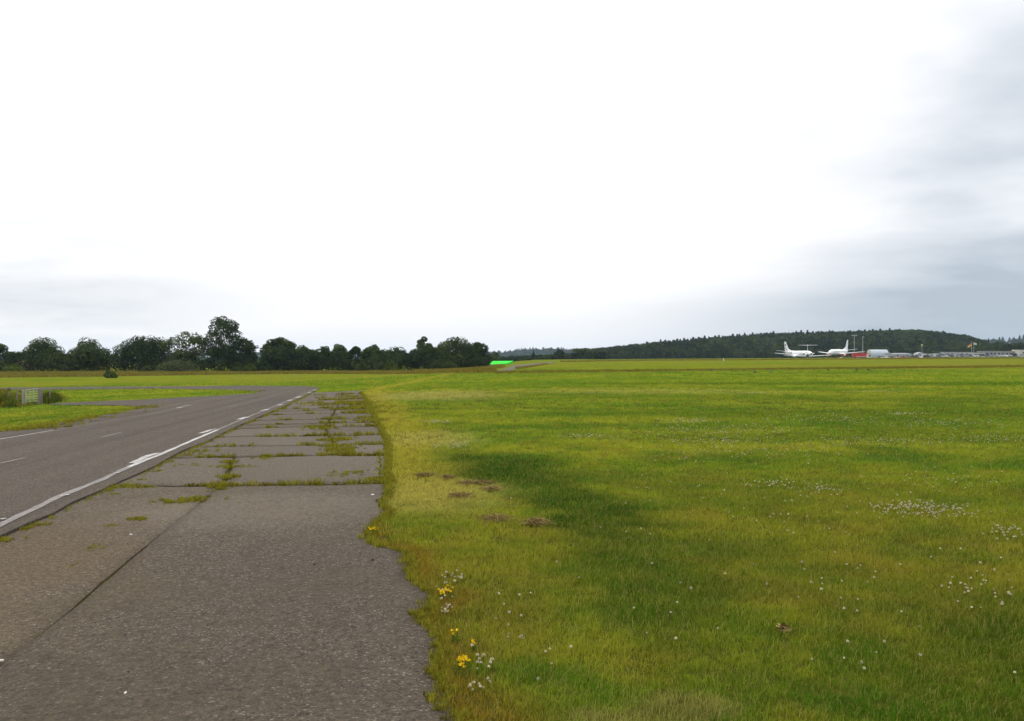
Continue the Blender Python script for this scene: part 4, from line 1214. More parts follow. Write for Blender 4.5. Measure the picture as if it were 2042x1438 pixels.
def airliner(label, u, D, heading, S=1.0, red_cover=False, livery=False, dz=0.0, name='airliner', winglet=False):
    """twin-jet: nose towards +x; length 32, span 29, fin top 11.3 above ground"""
    x, y, z = col_at(u, D)
    root = empty(name, (x, y, z + dz), heading, label, 'aircraft', 'parked aircraft')
    root.scale = (S, S, S)
    sec = [(16.6, 2.75, .05), (16.3, 2.78, .55), (15.6, 2.85, 1.0), (14.3, 3.0, 1.5), (12.4, 3.15, 1.82), (10, 3.2, 1.88), (-4, 3.2, 1.88), (-8, 3.35, 1.75), (-11.5, 3.8, 1.3), (-14, 4.2, .8), (-15.6, 4.45, .35), (-16, 4.5, .1)]
    fz = MB().loft([disc_ring(a, b, c, 24) for a, b, c in sec]).build('fuselage', M_WHITE, root, True)
    m = MB()
    for s in (-1, 1):
        m.box((14.7, s * .75, 3.65), (.9, .5, .42), s * -.75, -.25)
    m.box((15.05, 0, 3.62), (.5, .9, .4), 0, -.4)
    m.build('cockpit_window', M_GLASS, fz)
    for s in (-1, 1):
        for i in range(18):
            MB().box((10.6 - i * .98, s * 1.83, 3.65), (.30, .12, .42)).build('cabin_window', M_GLASS, fz)
        MB().box((12.2, s * 1.76, 3.2), (.86, .16, 1.8)).build('door', M_GREYP, fz)
    for s in (-1, 1):
        wgm = surf((((4.5, s * 1.2, 2.2), (-2.6, s * 1.2, 2.2)), ((-3.0, s * 14.4, 3.6), (-4.7, s * 14.4, 3.6))), .75)
        wg = wgm.build('wing', M_WHITE, root, False)
        if winglet:
            surf((((-3.2, s * 14.4, 3.6), (-4.7, s * 14.4, 3.6)), ((-4.6, s * 14.75, 5.6), (-5.4, s * 14.75, 5.6))), .2).build('winglet', M_WHITE, wg)
        surf((((-12.2, s * .5, 4.7), (-15.2, s * .5, 4.7)), ((-14.9, s * 6.4, 5.35), (-16.3, s * 6.4, 5.35))), .35).build('tailplane', M_WHITE, root)
        e = MB(); ce = (5.2, s * 4.9, 1.55)
        rings = [[Vector((ce[0] + dx_, ce[1], 0)) + Vector((0, r_ * math.cos(6.2832 * i / 18), ce[2] + r_ * .95 * math.sin(6.2832 * i / 18))) for i in range(18)] for dx_, r_ in ((1.4, .86), (1.2, .98), (.2, 1.02), (-1.6, .9), (-3.2, .55))]
        eng = e.loft(rings).build('engine', M_WHITE, root, True)
        MB().tube([(ce[0] + 1.36, ce[1], ce[2]), (ce[0] + 1.44, ce[1], ce[2])], .80, 18).build('intake_cover' if red_cover else 'intake', M_RED if red_cover else M_DARK, eng)
        if red_cover: MB().loft([[Vector((ce[0] + dx_, ce[1] + r_ * math.cos(6.2832 * i / 18), ce[2] + r_ * math.sin(6.2832 * i / 18))) for i in range(18)] for dx_, r_ in ((.0, 1.06), (-1.5, .98))]).build('engine_cover', M_RED, eng)
        MB().box((2.2, s * 4.75, 2.35), (3.4, .25, .5)).build('pylon', M_WHITE, root)
        gear(root, -.8, s * 2.6, 2.2)
    gear(root, 12.6, 0, 1.6, r=.35)
    fm = surf((((-10.2, 0, 5.0), (-15.4, 0, 5.0)), ((-14.3, 0, 11.3), (-16.3, 0, 11.3))), .42)
    fin = fm.build('fin', M_WHITE, root)
    MB().prism([(-6.8, 4.95), (-10.0, 4.9), (-11.5, 6.6)], -.12, .12).build('fin_fillet', M_WHITE, fin)
    if livery:
        for s in (-1, 1):
            y0 = s * .24
            MB().prism([(-13.9, 9.6), (-15.0, 9.8), (-14.6, 8.3), (-13.5, 7.9)], y0, y0 + s * .03).build('livery_patch', M_NAVY, fin)
            MB().prism([(-13.7, 7.5), (-14.6, 7.3), (-14.5, 6.5), (-13.4, 6.6)], y0, y0 + s * .03).build('livery_patch', M_DARK, fin)
            MB().prism([(-12.6, 6.2), (-14.2, 6.0), (-13.7, 5.5), (-12.2, 5.4)], y0, y0 + s * .03).build('livery_patch', M_NAVY, fin)
            for k, (xa, xb, mm) in enumerate(((-11.2, -10.1, M_DARK), (-9.6, -9.0, M_GREYP), (-8.2, -7.2, M_DARK), (-6.9, -6.4, M_YELLOW), (-5.6, -4.6, M_NAVY))):
                q = MB()
                pr_ = []
                for i in range(7):
                    an = -.9 + i * .3
                    for xx in (xa, xb):
                        xs_ = xx + (.35 * (3 - i) * .5)
                        bz = np.interp(xs_, [p[0] for p in sec][::-1], [p[1] for p in sec][::-1]); rr_ = np.interp(xs_, [p[0] for p in sec][::-1], [p[2] for p in sec][::-1]) + .025
                        pr_.append((xs_, s * rr_ * math.cos(an), bz + rr_ * math.sin(an)))
                q.add(pr_, [(2 * i, 2 * i + 1, 2 * i + 3, 2 * i + 2) for i in range(6)])
                q.build('livery_stripe', mm, fz)
    return root
def bizjet(label, u, D, heading, S=1.0):
    x, y, z = col_at(u, D)
    root = empty('business_jet', (x, y, z), heading, label, 'aircraft', 'parked aircraft')
    root.scale = (S, S, S)
    sec = [(13.5, 1.9, .05), (13, 1.95, .45), (11.5, 2.1, .9), (9.5, 2.25, 1.15), (-5, 2.25, 1.15), (-9, 2.55, .95), (-12, 2.9, .5), (-13.4, 3.05, .12)]
    fz = MB().loft([disc_ring(a, b, c, 20) for a, b, c in sec]).build('fuselage', M_WHITE, root, True)
    for s in (-1, 1):
        for i in range(7): MB().box((6 - i * 1.5, s * 1.1, 2.55), (.55, .14, .4)).build('cabin_window', M_GLASS, fz)
        wg = surf((((2.5, s * .8, 1.5), (-3.8, s * .8, 1.5)), ((-4.6, s * 13.2, 2.2), (-6.2, s * 13.2, 2.2))), .5).build('wing', M_WHITE, root)
        surf((((-4.9, s * 13.2, 2.2), (-6.2, s * 13.2, 2.2)), ((-6.2, s * 13.7, 3.9), (-7, s * 13.7, 3.9))), .15).build('winglet', M_WHITE, wg)
        rings = [[Vector((-6.4 + dx_, s * 2.1 + r_ * math.cos(6.2832 * i / 16), 3.0 + r_ * math.sin(6.2832 * i / 16))) for i in range(16)] for dx_, r_ in ((1.7, .62), (1.5, .75), (0, .8), (-1.8, .66), (-2.6, .5))]
        eng = MB().loft(rings).build('engine', M_WHITE, root, True)
        MB().tube([(-9.0, s * 2.1, 3.0), (-9.08, s * 2.1, 3.0)], .46, 16).build('exhaust', M_DARK, eng)
        MB().tube([(-4.72, s * 2.1, 3.0), (-4.64, s * 2.1, 3.0)], .56, 16).build('intake', M_DARK, eng)
        surf((((-11.6, s * .1, 8.0), (-13.7, s * .1, 8.0)), ((-13.6, s * 5.4, 8.1), (-14.7, s * 5.4, 8.1))), .25).build('tailplane', M_WHITE, root)
        gear(root, -2.2, s * 2.2, 1.4, r=.4)
    gear(root, 10.5, 0, 1.3, r=.3)
    surf((((-8.2, 0, 3.0), (-13.2, 0, 3.2)), ((-11.3, 0, 7.9), (-13.5, 0, 7.9))), .4).build('fin', M_WHITE, root)
    MB().loft([disc_ring(a, 8.0, c, 10) for a, c in ((-10.7, .05), (-11.2, .3), (-13.2, .3), (-14.3, .05))]).build('tail_bullet', M_WHITE, root, True)
    return root
airliner('white airliner with dark patches on its fin, tail towards the open field', 1591, 606, R(-107.0 + 32), livery=True)
bizjet('white business jet with a high T-tail seen between the two airliners', 1609.5, 560, R(72.4 + 1.5))
airliner('all-white airliner with red engine covers, nose to the camera', 1673, 585, R(-109.3 - 20), red_cover=True, dz=.7)
airliner('far airliner whose pale fin shows above the hedge trees', 2012, 668, R(-118 - 42), S=1.2, name='airliner')

# ------------------------------------------------------------------ apron: masts, trailer, shelter, huts, cars
M_METAL = paint('galvanised_metal', (0.42, 0.44, 0.45), .4, .1, .4)
M_HUT = paint('hut_white', (0.60, 0.60, 0.58), .6, .3)
M_HUTG = paint('hut_grey', (0.30, 0.32, 0.34), .6, .25)
M_HUTC = paint('hut_cream', (0.52, 0.50, 0.43), .6, .3)
M_ROOFD = paint('roof_dark', (0.060, 0.060, 0.060), .8, .2)
M_ROOFG = paint('roof_grey', (0.20, 0.21, 0.215), .8, .3)
M_SHELT = paint('shelter_sheet', (0.36, 0.41, 0.46), .45, .25, .1)
def mast(label, u, D, ytop, heads):
    x, y, z = col_at(u, D); h = z_of(ytop, D) - z
    root = empty('floodlight_mast', (x, y, z), 0, label, 'mast', 'floodlight masts')
    MB().tube([(0, 0, -.1), (0, 0, h)], [.20, .13], 8).build('pole', M_METAL, root)
    if heads:
        MB().box((0, 0, h), (2.8, .15, .15)).build('cross_arm', M_METAL, root)
        for s in (-1.2, 0, 1.2): MB().box((s, -.15, h + .25), (.75, .35, .5), 0, 0).build('lamp_head', M_METAL, root)
    else:
        MB().box((.3, 0, h + .1), (.9, .4, .28)).build('lamp_head', M_METAL, root)
mast('floodlight mast with a cross-arm just past the white airliner', 1703.5, 570, 669.5, True)
mast('plain thin floodlight mast rising behind the red trailer', 1720.5, 575, 672, False)
def trailer():
    x, y, z = col_at(1715.5, 560)
    root = empty('red_trailer', (x, y, z), 0, 'long low red trailer parked below the thin mast', 'trailer')
    MB().box((0, 0, 2.0), (9.6, 2.4, 2.3), 0, 0).build('body', M_RED, root)
    MB().box((.4, -1.22, 1.15), (6.4, .05, .22)).build('stripe', M_HUT, root)
    MB().box((-.2, 0, 3.25), (8.6, 2.2, .2)).build('roof', M_RED, root)
    MB().box((0, 0, .72), (9.0, 2.2, .26)).build('chassis', M_DARK, root)
    for xx in (-3.4, 2.2, 3.4):
        for s in (-1, 1): MB().tube([(xx, s * .85, .5), (xx, s * 1.15, .5)], .5, 14).build('wheel', M_TYRE, root)
trailer()
def shelter():
    x, y, z = col_at(1750, 575)
    root = empty('arched_shelter', (x, y, z), R(4), 'blue-grey shelter with curved metal roof beside the red trailer', 'building')
    prof = [(3.6, 0), (3.55, 1.6), (3.3, 2.7), (2.8, 3.6), (2.1, 4.3), (1.2, 4.75), (0, 4.9)]
    prof = prof + [(-a, b) for a, b in prof[-2::-1]]
    n = 12
    for i in range(n):
        x0 = -5.4 + i * .9
        MB().prism(prof, x0 + .02, x0 + .88, 'x').build('roof_sheet', M_SHELT, root)
        if i: MB().prism([(a * 1.012, b * 1.012) for a, b in prof], x0 - .05, x0 + .05, 'x').build('rib', M_METAL, root)
    MB().prism(prof, -5.52, -5.42, 'x').build('end_wall', M_HUTC, root)
shelter()
def hut(label, u0, u1, ytop, D, wall, roof, kind='flat', wins=(), doors=(), depth=4.0, name='hut', group='huts along the apron', over=.25, cat='building'):
    xa, xb = (u0 - CX) / F * D, (u1 - CX) / F * D
    xm_, wd = (xa + xb) / 2, xb - xa
    z = hz(xm_, D); h = z_of(ytop, D) - z
    root = empty(name, (xm_, D, z), 0, label, cat, group)
    ew = h * .72 if kind != 'flat' else h - .18
    MB().box((0, depth / 2, ew / 2 - .2), (wd, depth, ew + .4)).build('wall', wall, root)
    if kind == 'flat': MB().box((0, depth / 2, ew + .09), (wd + over, depth + over, .18)).build('roof', roof, root)
    elif kind == 'gable':
        MB().prism([(-wd / 2 - .15, ew - .02), (wd / 2 + .15, ew - .02), (0, h)], -.15, depth + .15).build('roof', roof, root)
    else:
        a, b, i = wd / 2 + .25, depth + .25, min(wd * .28, 2.5)
        MB().add([(-a, -.25, ew - .02), (a, -.25, ew - .02), (a, b, ew - .02), (-a, b, ew - .02), (-a + i, depth / 2, h), (a - i, depth / 2, h)],
                 [(3, 2, 1, 0), (0, 1, 5, 4), (1, 2, 5), (2, 3, 4, 5), (3, 0, 4)]).build('roof', roof, root)
    for f, ww, wh in wins:
        fr = MB().box((-wd / 2 + f * wd, -.02, ew * .62), (ww + .14, .08, wh + .14)).build('window', M_HUT, root)
        MB().box((-wd / 2 + f * wd, -.05, ew * .62), (ww, .06, wh)).build('pane', M_GLASS, fr)
    for f in doors:
        MB().box((-wd / 2 + f * wd, -.03, .95), (.85, .08, 1.95)).build('door', M_DARK, root)
    return root
hut('small cream kiosk with one window before the arched shelter', 1731, 1738, 705.5, 545, M_HUTC, M_HUTC, wins=((.5, .8, 1.0),), depth=2.2)
hut('low white hut under a dark roof next to the arched shelter', 1767, 1782, 704.5, 560, M_HUT, M_ROOFD, 'hip', wins=((.6, 1.0, .7),))
hut('white wing-shaped canopy behind the dark-roofed hut', 1765, 1775, 703, 580, M_ROOFD, M_HUT, depth=2)
hut('grey hut under a long hipped roof behind the red car', 1780, 1820, 704, 545, M_HUTG, M_ROOFG, 'hip', wins=((.25, .9, .8), (.7, .9, .8)), depth=7)
hut('very low pale store between two huts', 1818, 1831, 709, 530, M_HUT, M_HUTG, depth=3)
hut('white gabled hut beside the pole with yellow lamp', 1829, 1845, 702.5, 535, M_HUT, M_HUTG, 'gable', doors=(.3,), depth=5)
hut('white cabin with dark door and window behind black car', 1844, 1868, 705.5, 520, M_HUT, M_HUT, wins=((.62, .9, .7),), doors=(.25,))
hut('plain blue-grey cabin in the middle of the row', 1868, 1882, 704, 522, M_HUTG, M_ROOFG, wins=((.5, .8, .7),))
hut('long pale grey cabin with four dark windows', 1882, 1937, 702, 520, paint('cabin_pale', (.40, .41, .42), .6, .25), M_HUTG, wins=((.16, 1.1, .8), (.30, 1.1, .8), (.66, 1.2, .8), (.83, 1.0, .8)), doors=(.5,))
hut('cream cabin right of the flagpoles', 1938, 1964, 703, 520, M_HUTC, M_HUTG, wins=((.3, 1.0, .7),))
hut('very long low grey building with a pale fascia', 1963, 2034, 700.2, 525, M_HUTG, M_HUTC, wins=tuple((.08 + .11 * i, 1.2, .8) for i in range(8)), depth=8, over=.8)
hut('cream end building with flat roof at the picture edge', 2033, 2075, 697.5, 520, M_HUTC, M_HUTC, wins=((.2, 1.2, .8), (.6, 1.2, .8)), depth=8)
def flagpole(label, u, ytop, flagcols, D=505, fw=1.9, fh=1.2, side=-1):
    x, y, z = col_at(u, D); h = z_of(ytop, D) - z
    root = empty('flagpole', (x, y, z), 0, label, 'flagpole', 'flagpoles among the huts')
    MB().tube([(0, 0, -.1), (0, 0, h)], [.09, .06], 8).build('pole', M_HUT, root)
    fl = None
    k = len(flagcols)
    for i, c in enumerate(flagcols):
        V = []; nn = 9
        for j in range(nn):
            t = j / (nn - 1)
            for e in (0, 1):
                V.append((side * (.06 + t * fw), .18 * math.sin(t * 7), h - .1 - (i + e) * fh / k - t * .55 * fh - .05 * math.sin(t * 5)))
        m = MB().add(V, [(2 * j, 2 * j + 1, 2 * j + 3, 2 * j + 2) for j in range(nn - 1)])
        o = m.build('flag' if fl is None else 'flag_band', c, root if fl is None else fl)
        if fl is None: fl = o
flagpole('flagpole flying a black, red and gold flag', 1937.5, 681, [M_DARK, M_RED, M_YELLOW], fw=2.0, fh=2.1)
flagpole('white flagpole flying a plain white flag', 1941.8, 682.5, [M_HUT], fw=1.5, fh=1.0, side=1)
def lamp_pole():
    x, y, z = col_at(1838.5, 515); h = z_of(688, 515) - z
    root = empty('lamp_pole', (x, y, z), 0, 'thin pole topped by a pale yellow lamp over the gabled hut', 'pole')
    MB().tube([(0, 0, -.1), (0, 0, h)], [.1, .07], 8).build('pole', M_METAL, root)
    MB().loft([disc_ring_z(h + a, r_) for a, r_ in ((-.7, .18), (-.4, .38), (.2, .36), (.5, .12))]).build('lamp_head', M_YELLOW, root, True)
def disc_ring_z(z, r, n=10):
    return [Vector((r * math.cos(2 * math.pi * i / n), r * math.sin(2 * math.pi * i / n), z)) for i in range(n)]
lamp_pole()

# ---- parked cars
CARM = {}
def car_parts(kind):
    if kind in CARM: return CARM[kind]
    L, Hh = {'hatch': (3.9, 1.46), 'saloon': (4.5, 1.44), 'van': (4.9, 2.0), 'suv': (4.6, 1.72)}[kind]
    a = L / 2
    if kind == 'van':
        low = [(-a, .35), (-a, 1.05), (a - .6, 1.05), (a - .1, .95), (a, .75), (a, .35)]
        top = [(-a + .02, 1.05), (-a + .12, Hh), (a - 1.6, Hh), (a - .75, 1.05)]
    elif kind == 'saloon':
        low = [(-a, .38), (-a, .92), (-a + .15, .98), (a - 1.2, .95), (a - .2, .82), (a, .65), (a, .34)]
        top = [(-a + .75, .96), (-a + 1.35, Hh), (a - 2.0, Hh), (a - 1.2, .95)]
    else:
        e = Hh - 1.46
        low = [(-a, .38 + e * .3), (-a + .02, .95 + e * .6), (a - 1.0, .95 + e * .6), (a - .15, .84 + e * .5), (a, .66 + e * .4), (a, .36 + e * .3)]
        top = [(-a + .1, .95 + e * .6), (-a + .4, Hh), (a - 1.75, Hh), (a - 1.0, .95 + e * .6)]
    body = MB().prism(low, -.84, .84)
    zt = top[1][1]
    gl = MB().add([(p[0], s * (.78 if p[1] < zt else .62), p[1]) for s in (-1, 1) for p in top], [(0, 1, 2, 3), (7, 6, 5, 4), (0, 4, 5, 1), (1, 5, 6, 2), (2, 6, 7, 3), (3, 7, 4, 0)])
    rf = MB().box(((top[1][0] + top[2][0]) / 2, 0, zt + .02), (top[2][0] - top[1][0] + .16, 1.3, .06))
    for s in (-1, 1):
        for (b0, t0) in ((top[0], top[1]), (top[3], top[2])): rf.tube([(b0[0], s * .79, b0[1]), (t0[0], s * .635, t0[1])], .045, 5)
        mx = (top[0][0] + top[3][0]) / 2
        rf.tube([(mx, s * .79, top[0][1]), (mx, s * .635, zt)], .04, 5)
    wh = MB().tube([(0, -.1, 0), (0, .1, 0)], .31, 16)
    hub = MB().tube([(0, -.115, 0), (0, .115, 0)], .18, 10)
    hl = MB().box((0, 0, 0), (.08, .34, .16))
    CARM[kind] = (L, body.mesh('body'), gl.mesh('window_glass'), rf.mesh('roof'), wh.mesh('wheel'), hub.mesh('rim'), hl.mesh('headlight'))
    for me, mm in zip(CARM[kind][2:3] + CARM[kind][4:], (M_GLASS, M_TYRE, M_METAL, M_HUT)): me.materials.append(mm)
    return CARM[kind]
CAR_COL = {'white': (.62, .62, .61), 'silver': (.36, .37, .38), 'black': (.012, .012, .014), 'dark grey': (.06, .062, .065), 'red': (.33, .02, .018), 'maroon': (.09, .012, .018), 'navy': (.014, .018, .05),
           'blue-grey': (.13, .17, .20), 'beige': (.33, .30, .24), 'mauve': (.17, .15, .22), 'grey': (.18, .185, .19)}
def car(label, u, D, colour, kind='hatch', yaw=0.0):
    x, y, z = col_at(u, D)
    L, body, gl, rf, wh, hub, hl = car_parts(kind)
    root = empty('parked_car', (x, y, z), R(yaw), label, 'car', 'cars parked along the huts')
    pm = paint('car_' + colour.replace(' ', '_'), CAR_COL[colour], .3, .12)
    for nm, me in (('body', body), ('roof', rf)):
        o = bpy.data.objects.new(nm, me); link(o, root)
        if not me.materials: me.materials.append(pm)
        o.material_slots[0].link = 'OBJECT'; o.material_slots[0].material = pm
    link(bpy.data.objects.new('window_glass', gl), root)
    for sx in (-1, 1):
        for s in (-1, 1):
            o = link(bpy.data.objects.new('wheel', wh), root); o.location = (sx * (L / 2 - .78), s * .76, .31)
            q = link(bpy.data.objects.new('rim', hub), o)
    for s in (-1, 1):
        o = link(bpy.data.objects.new('headlight', hl), root); o.location = (L / 2 - .02, s * .6, .68)
CARS = [(1757, 'dark grey', 'hatch', -80, 'dark grey car nose-out before the arched shelter'), (1764, 'white', 'hatch', -70, 'white car at the corner of the arched shelter'),
        (1773, 'silver', 'saloon', -20, 'silver car before the dark-roofed white hut'), (1782, 'maroon', 'hatch', -85, 'maroon car between the white hut and the hipped roof'),
        (1790, 'white', 'saloon', 10, 'white saloon before the hipped grey roof'), (1801, 'red', 'saloon', 5, 'bright red car before the hipped grey roof'),
        (1812, 'grey', 'saloon', 0, 'mid-grey car at the end of the hipped roof'), (1824, 'dark grey', 'suv', 15, 'dark car before the very low pale store'),
        (1833, 'white', 'van', -80, 'white van end-on before the white gabled hut'), (1850, 'black', 'suv', -60, 'black car before the white cabin with dark door'),
        (1858, 'mauve', 'hatch', -60, 'mauve car beside the black one at the white cabin'), (1874, 'blue-grey', 'hatch', 15, 'blue-grey car before the plain blue-grey cabin'),
        (1884, 'silver', 'van', -85, 'silver van end-on at the start of the long pale cabin'), (1894, 'dark grey', 'saloon', 0, 'dark saloon under the first windows of the long cabin'),
        (1905, 'white', 'hatch', -15, 'white hatchback before the long pale cabin'), (1914, 'mauve', 'saloon', 5, 'mauve saloon under the third window of the long cabin'),
        (1926, 'silver', 'hatch', 10, 'silver hatchback towards the end of the long cabin'), (1936, 'navy', 'hatch', -40, 'navy car at the foot of the flagpoles'),
        (1947, 'white', 'hatch', 25, 'white car before the cream cabin'), (1960, 'dark grey', 'suv', -50, 'dark grey car at the corner of the cream cabin'),
        (1972, 'blue-grey', 'hatch', -40, 'blue-grey car first along the very long building'), (1984, 'silver', 'hatch', -40, 'silver car second along the very long building'),
        (1993, 'white', 'saloon', -20, 'white saloon third along the very long building'), (2002, 'white', 'hatch', -70, 'white hatchback fourth along the very long building'),
        (2009, 'beige', 'suv', -60, 'beige car fifth along the very long building'), (2022, 'navy', 'van', -15, 'navy people carrier near the end of the very long building'),
        (2038, 'silver', 'saloon', 0, 'silver car before the cream end building')]
for u, c, k, yw, lb in CARS:
    car(lb, u, 490 + random.uniform(-6, 6), c, k, yw)

# small red-and-white chocks / equipment crates under the all-white airliner
def crate(label, u, D, w_, h_, m_):
    x, y, z = col_at(u, D)
    root = empty('equipment_crate', (x, y, z), 0, label, 'crate', 'crates under the airliner')
    MB().box((0, 0, h_ / 2 + .1), (w_, .9, h_)).build('box', m_, root)
    MB().box((0, 0, h_ + .13), (w_ + .1, 1.0, .08)).build('lid', m_, root)
    for s in (-1, 1): MB().box((s * w_ * .35, 0, .05), (.15, .9, .1)).build('skid', M_DARK, root)
crate('white equipment crate under the all-white airliner', 1677.5, 540, 1.4, .9, M_HUT)
crate('red equipment crate beside the white crate', 1672, 541, 1.2, .8, M_RED)

# cottage with orange roof half hidden in the tree belt
def cottage():
    x, y, z = col_at(43, 243)
    root = empty('cottage', (x, y, z), R(20), 'small cottage with orange roof half hidden by trees', 'house')
    MB().box((0, 0, .75), (4.6, 3.4, 1.9)).build('wall', paint('brick_wall', (.24, .11, .07), .8, .2), root)
    rf = MB().prism([(-2.6, 1.68), (2.6, 1.68), (0, 2.95)], -1.9, 1.9).build('roof', paint('orange_tile', (.34, .15, .075), .8, .2), root)
    MB().box((1.2, 0, 2.75), (.45, .45, 1.0)).build('chimney', paint('brick_wall', (.24, .11, .07), .8, .2), rf)
cottage()

# ------------------------------------------------------------------ gate and fence posts on the left
M_GALV = paint('gate_galvanised', (0.34, 0.37, 0.33), .5, .2, .2)
M_WOODP = paint('weathered_post', (0.17, 0.15, 0.12), .9, .4)
def gate():
    xg, yg = at(62, 808); D = yg
    s = D / F
    def gx(px): return (px - CX) * s
    zb = hz(xg, yg)
    h = 30 * s; wd = 23 * s
    root = empty('field_gate', (gx(51), yg, zb), R(10), 'galvanised metal field gate standing alone by the side track', 'gate')
    fr = MB()
    z0 = .08; rise = .08
    for xx, t in ((0, 0), (wd, 1)): fr.tube([(xx, 0, z0), (xx, 0, h + rise * t)], .022, 6)
    fr.build('frame', M_GALV, root)
    for i in range(7):
        zz = z0 + (h - z0) * i / 6
        MB().tube([(0, 0, zz), (wd, 0, zz + rise * (i / 6))], .016, 6).build('bar', M_GALV, root)
    for f in (.33, .64): MB().tube([(wd * f, 0, z0), (wd * f, 0, h + rise * f)], .014, 6).build('upright', M_GALV, root)
    for lab, px, hh, w_, mm in (('thick pale concrete post on the latch side of the metal gate', 46.5, 29, .10, paint('concrete_post', (.27, .25, .22), .9, .3)),
                                ('wide weathered post on the hinge side of the metal gate', 78, 31, .09, M_WOODP)):
        r = empty('gate_post', (gx(px), yg, hz(gx(px), yg)), 0, lab, 'post', 'posts of the field gate')
        MB().box((0, 0, hh * s / 2 - .05), (w_, .14, hh * s + .1)).build('shaft', mm, r)
        MB().box((0, 0, hh * s + .03), (w_ * .96, .13, .06), 0, 0, .6).build('cap', mm, r)
    for lab, px, dy, hh in (('leaning fence post in weeds farthest from the metal gate', 17, 2.2, 26), ('dark fence post in weeds next to the concrete post', 33, 1.2, 27),
                            ('short dark post just past the gate hinge', 83, .5, 29), ('thin fence post in the dark weeds past the gate', 99, 1.6, 29)):
        xx = gx(px) * (1 + dy / D); yy = yg + dy
        r = empty('fence_post', (xx, yy, hz(xx, yy)), 0, lab, 'post', 'old fence posts by the gate')
        MB().tube([(0, 0, -.1), (.02, 0, hh * s)], [.05, .045], 7).build('shaft', M_WOODP, r)
        MB().tube([(.02, 0, hh * s - .001), (.02, 0, hh * s + .03)], [.045, .02], 7).build('cap', M_WOODP, r)
gate()

# ------------------------------------------------------------------ birds on the grass
M_CROW = mat('crow_feather', lambda t: P(t, (0.012, 0.012, 0.014), .6))
M_BEAK = mat('crow_beak', lambda t: P(t, (0.05, 0.045, 0.04), .5))
def bird_mesh():
    m = MB()
    body = [(-.20, .17, .012), (-.14, .18, .045), (-.05, .20, .085), (.05, .22, .085), (.11, .255, .06), (.145, .30, .045), (.175, .325, .05), (.205, .325, .04), (.225, .32, .012)]
    m.loft([[Vector((a, c * math.cos(6.2832 * i / 12), b + c * math.sin(6.2832 * i / 12))) for i in range(12)] for a, b, c in body])
    m.loft([[Vector((a, s_, b)) for s_ in (-w_, w_)] + [Vector((a, w_, b - .015)), Vector((a, -w_, b - .015))] for a, b, w_ in ((-.12, .19, .04), (-.34, .12, .055))])
    for s in (-1, 1): m.tube([(0, s * .035, .15), (-.01, s * .04, .07), (.0, s * .04, 0)], .008, 5); m.tube([(0, s * .04, .004), (.05, s * .04, .004)], .006, 5)
    me = m.mesh('crow', True, [M_CROW])
    return me
BIRD = bird_mesh()
BEAK = MB().tube([(.215, 0, .32), (.28, 0, .31)], [.016, .003], 6).mesh('beak', True, [M_BEAK])
for lab, px, py, rz in (('crow on the grass, alone short of the airliner tail', 1418, 741.3, 20), ('crow on the grass, nearer bird of a spaced pair', 1506, 746, 200), ('crow on the grass, other bird of a spaced pair', 1537, 745.3, 60),
                        ('crow on the grass below the all-white airliner', 1652, 741, 150), ('crow on the grass below the floodlight masts', 1708, 740.6, 10), ('crow on the grass below the arched shelter', 1732, 741, 170)):
    x, y = at(px, py)
    o = obj('crow', BIRD); o.scale = (.8, .8, .8); o.location = (x, y, hz(x, y) + .03); o.rotation_euler = (0, 0, R(rz))
    tag(o, lab, 'bird', 'crows on the airfield')
    link(bpy.data.objects.new('beak', BEAK), o)
def marker():
    x, y = at(1443, 720)
    root = empty('marker_post', (x, y, hz(x, y)), 0, 'tiny white marker post on the crest of the airfield', 'post')
    MB().tube([(0, 0, -.05), (0, 0, .55)], .12, 8).build('shaft', M_HUT, root)
    MB().tube([(0, 0, .55), (0, 0, .75)], [.12, .05], 8).build('cap', M_HUT, root)
marker()

# ------------------------------------------------------------------ flowers
M_CLOVER = plain_leaf('clover_flower', (0.50, 0.45, 0.29), (0.60, 0.55, 0.40), 200.0, 0.2, 0.15)
M_STEM = plain_leaf('flower_stem', (0.07, 0.11, 0.012), (0.09, 0.12, 0.02), 30.0, 0.2, 0.2)
M_TREF = plain_leaf('trefoil_petal', (0.62, 0.40, 0.012), (0.70, 0.50, 0.02), 120.0, 0.2, 0.2)
def clover_mesh(seed, petals=34, r=.0105):
    rs = np.random.default_rng(seed); m = MB()
    m.cur = 1; m.tube([(0, 0, -.01), (.003, 0, .045), (.004, 0, .068)], .0012, 4)
    m.cur = 0
    for i in range(petals):
        zf = 1 - 1.75 * (i + .5) / petals; a = i * 2.39996
        q = math.sqrt(max(0, 1 - zf * zf)); d = Vector((q * math.cos(a), q * math.sin(a), zf))
        c = Vector((.004, 0, .072)); t1 = d.orthogonal().normalized(); t2 = d.cross(t1)
        L = r * rs.uniform(.85, 1.15); wdt = r * .26
        m.add([c + d * L * .2, c + d * L * .7 + t1 * wdt, c + d * L, c + d * L * .7 - t1 * wdt], [(0, 1, 2, 3)])
    return m.mesh('clover_flower', False, [M_CLOVER, M_STEM])
CLOV = [clover_mesh(i) for i in range(4)]
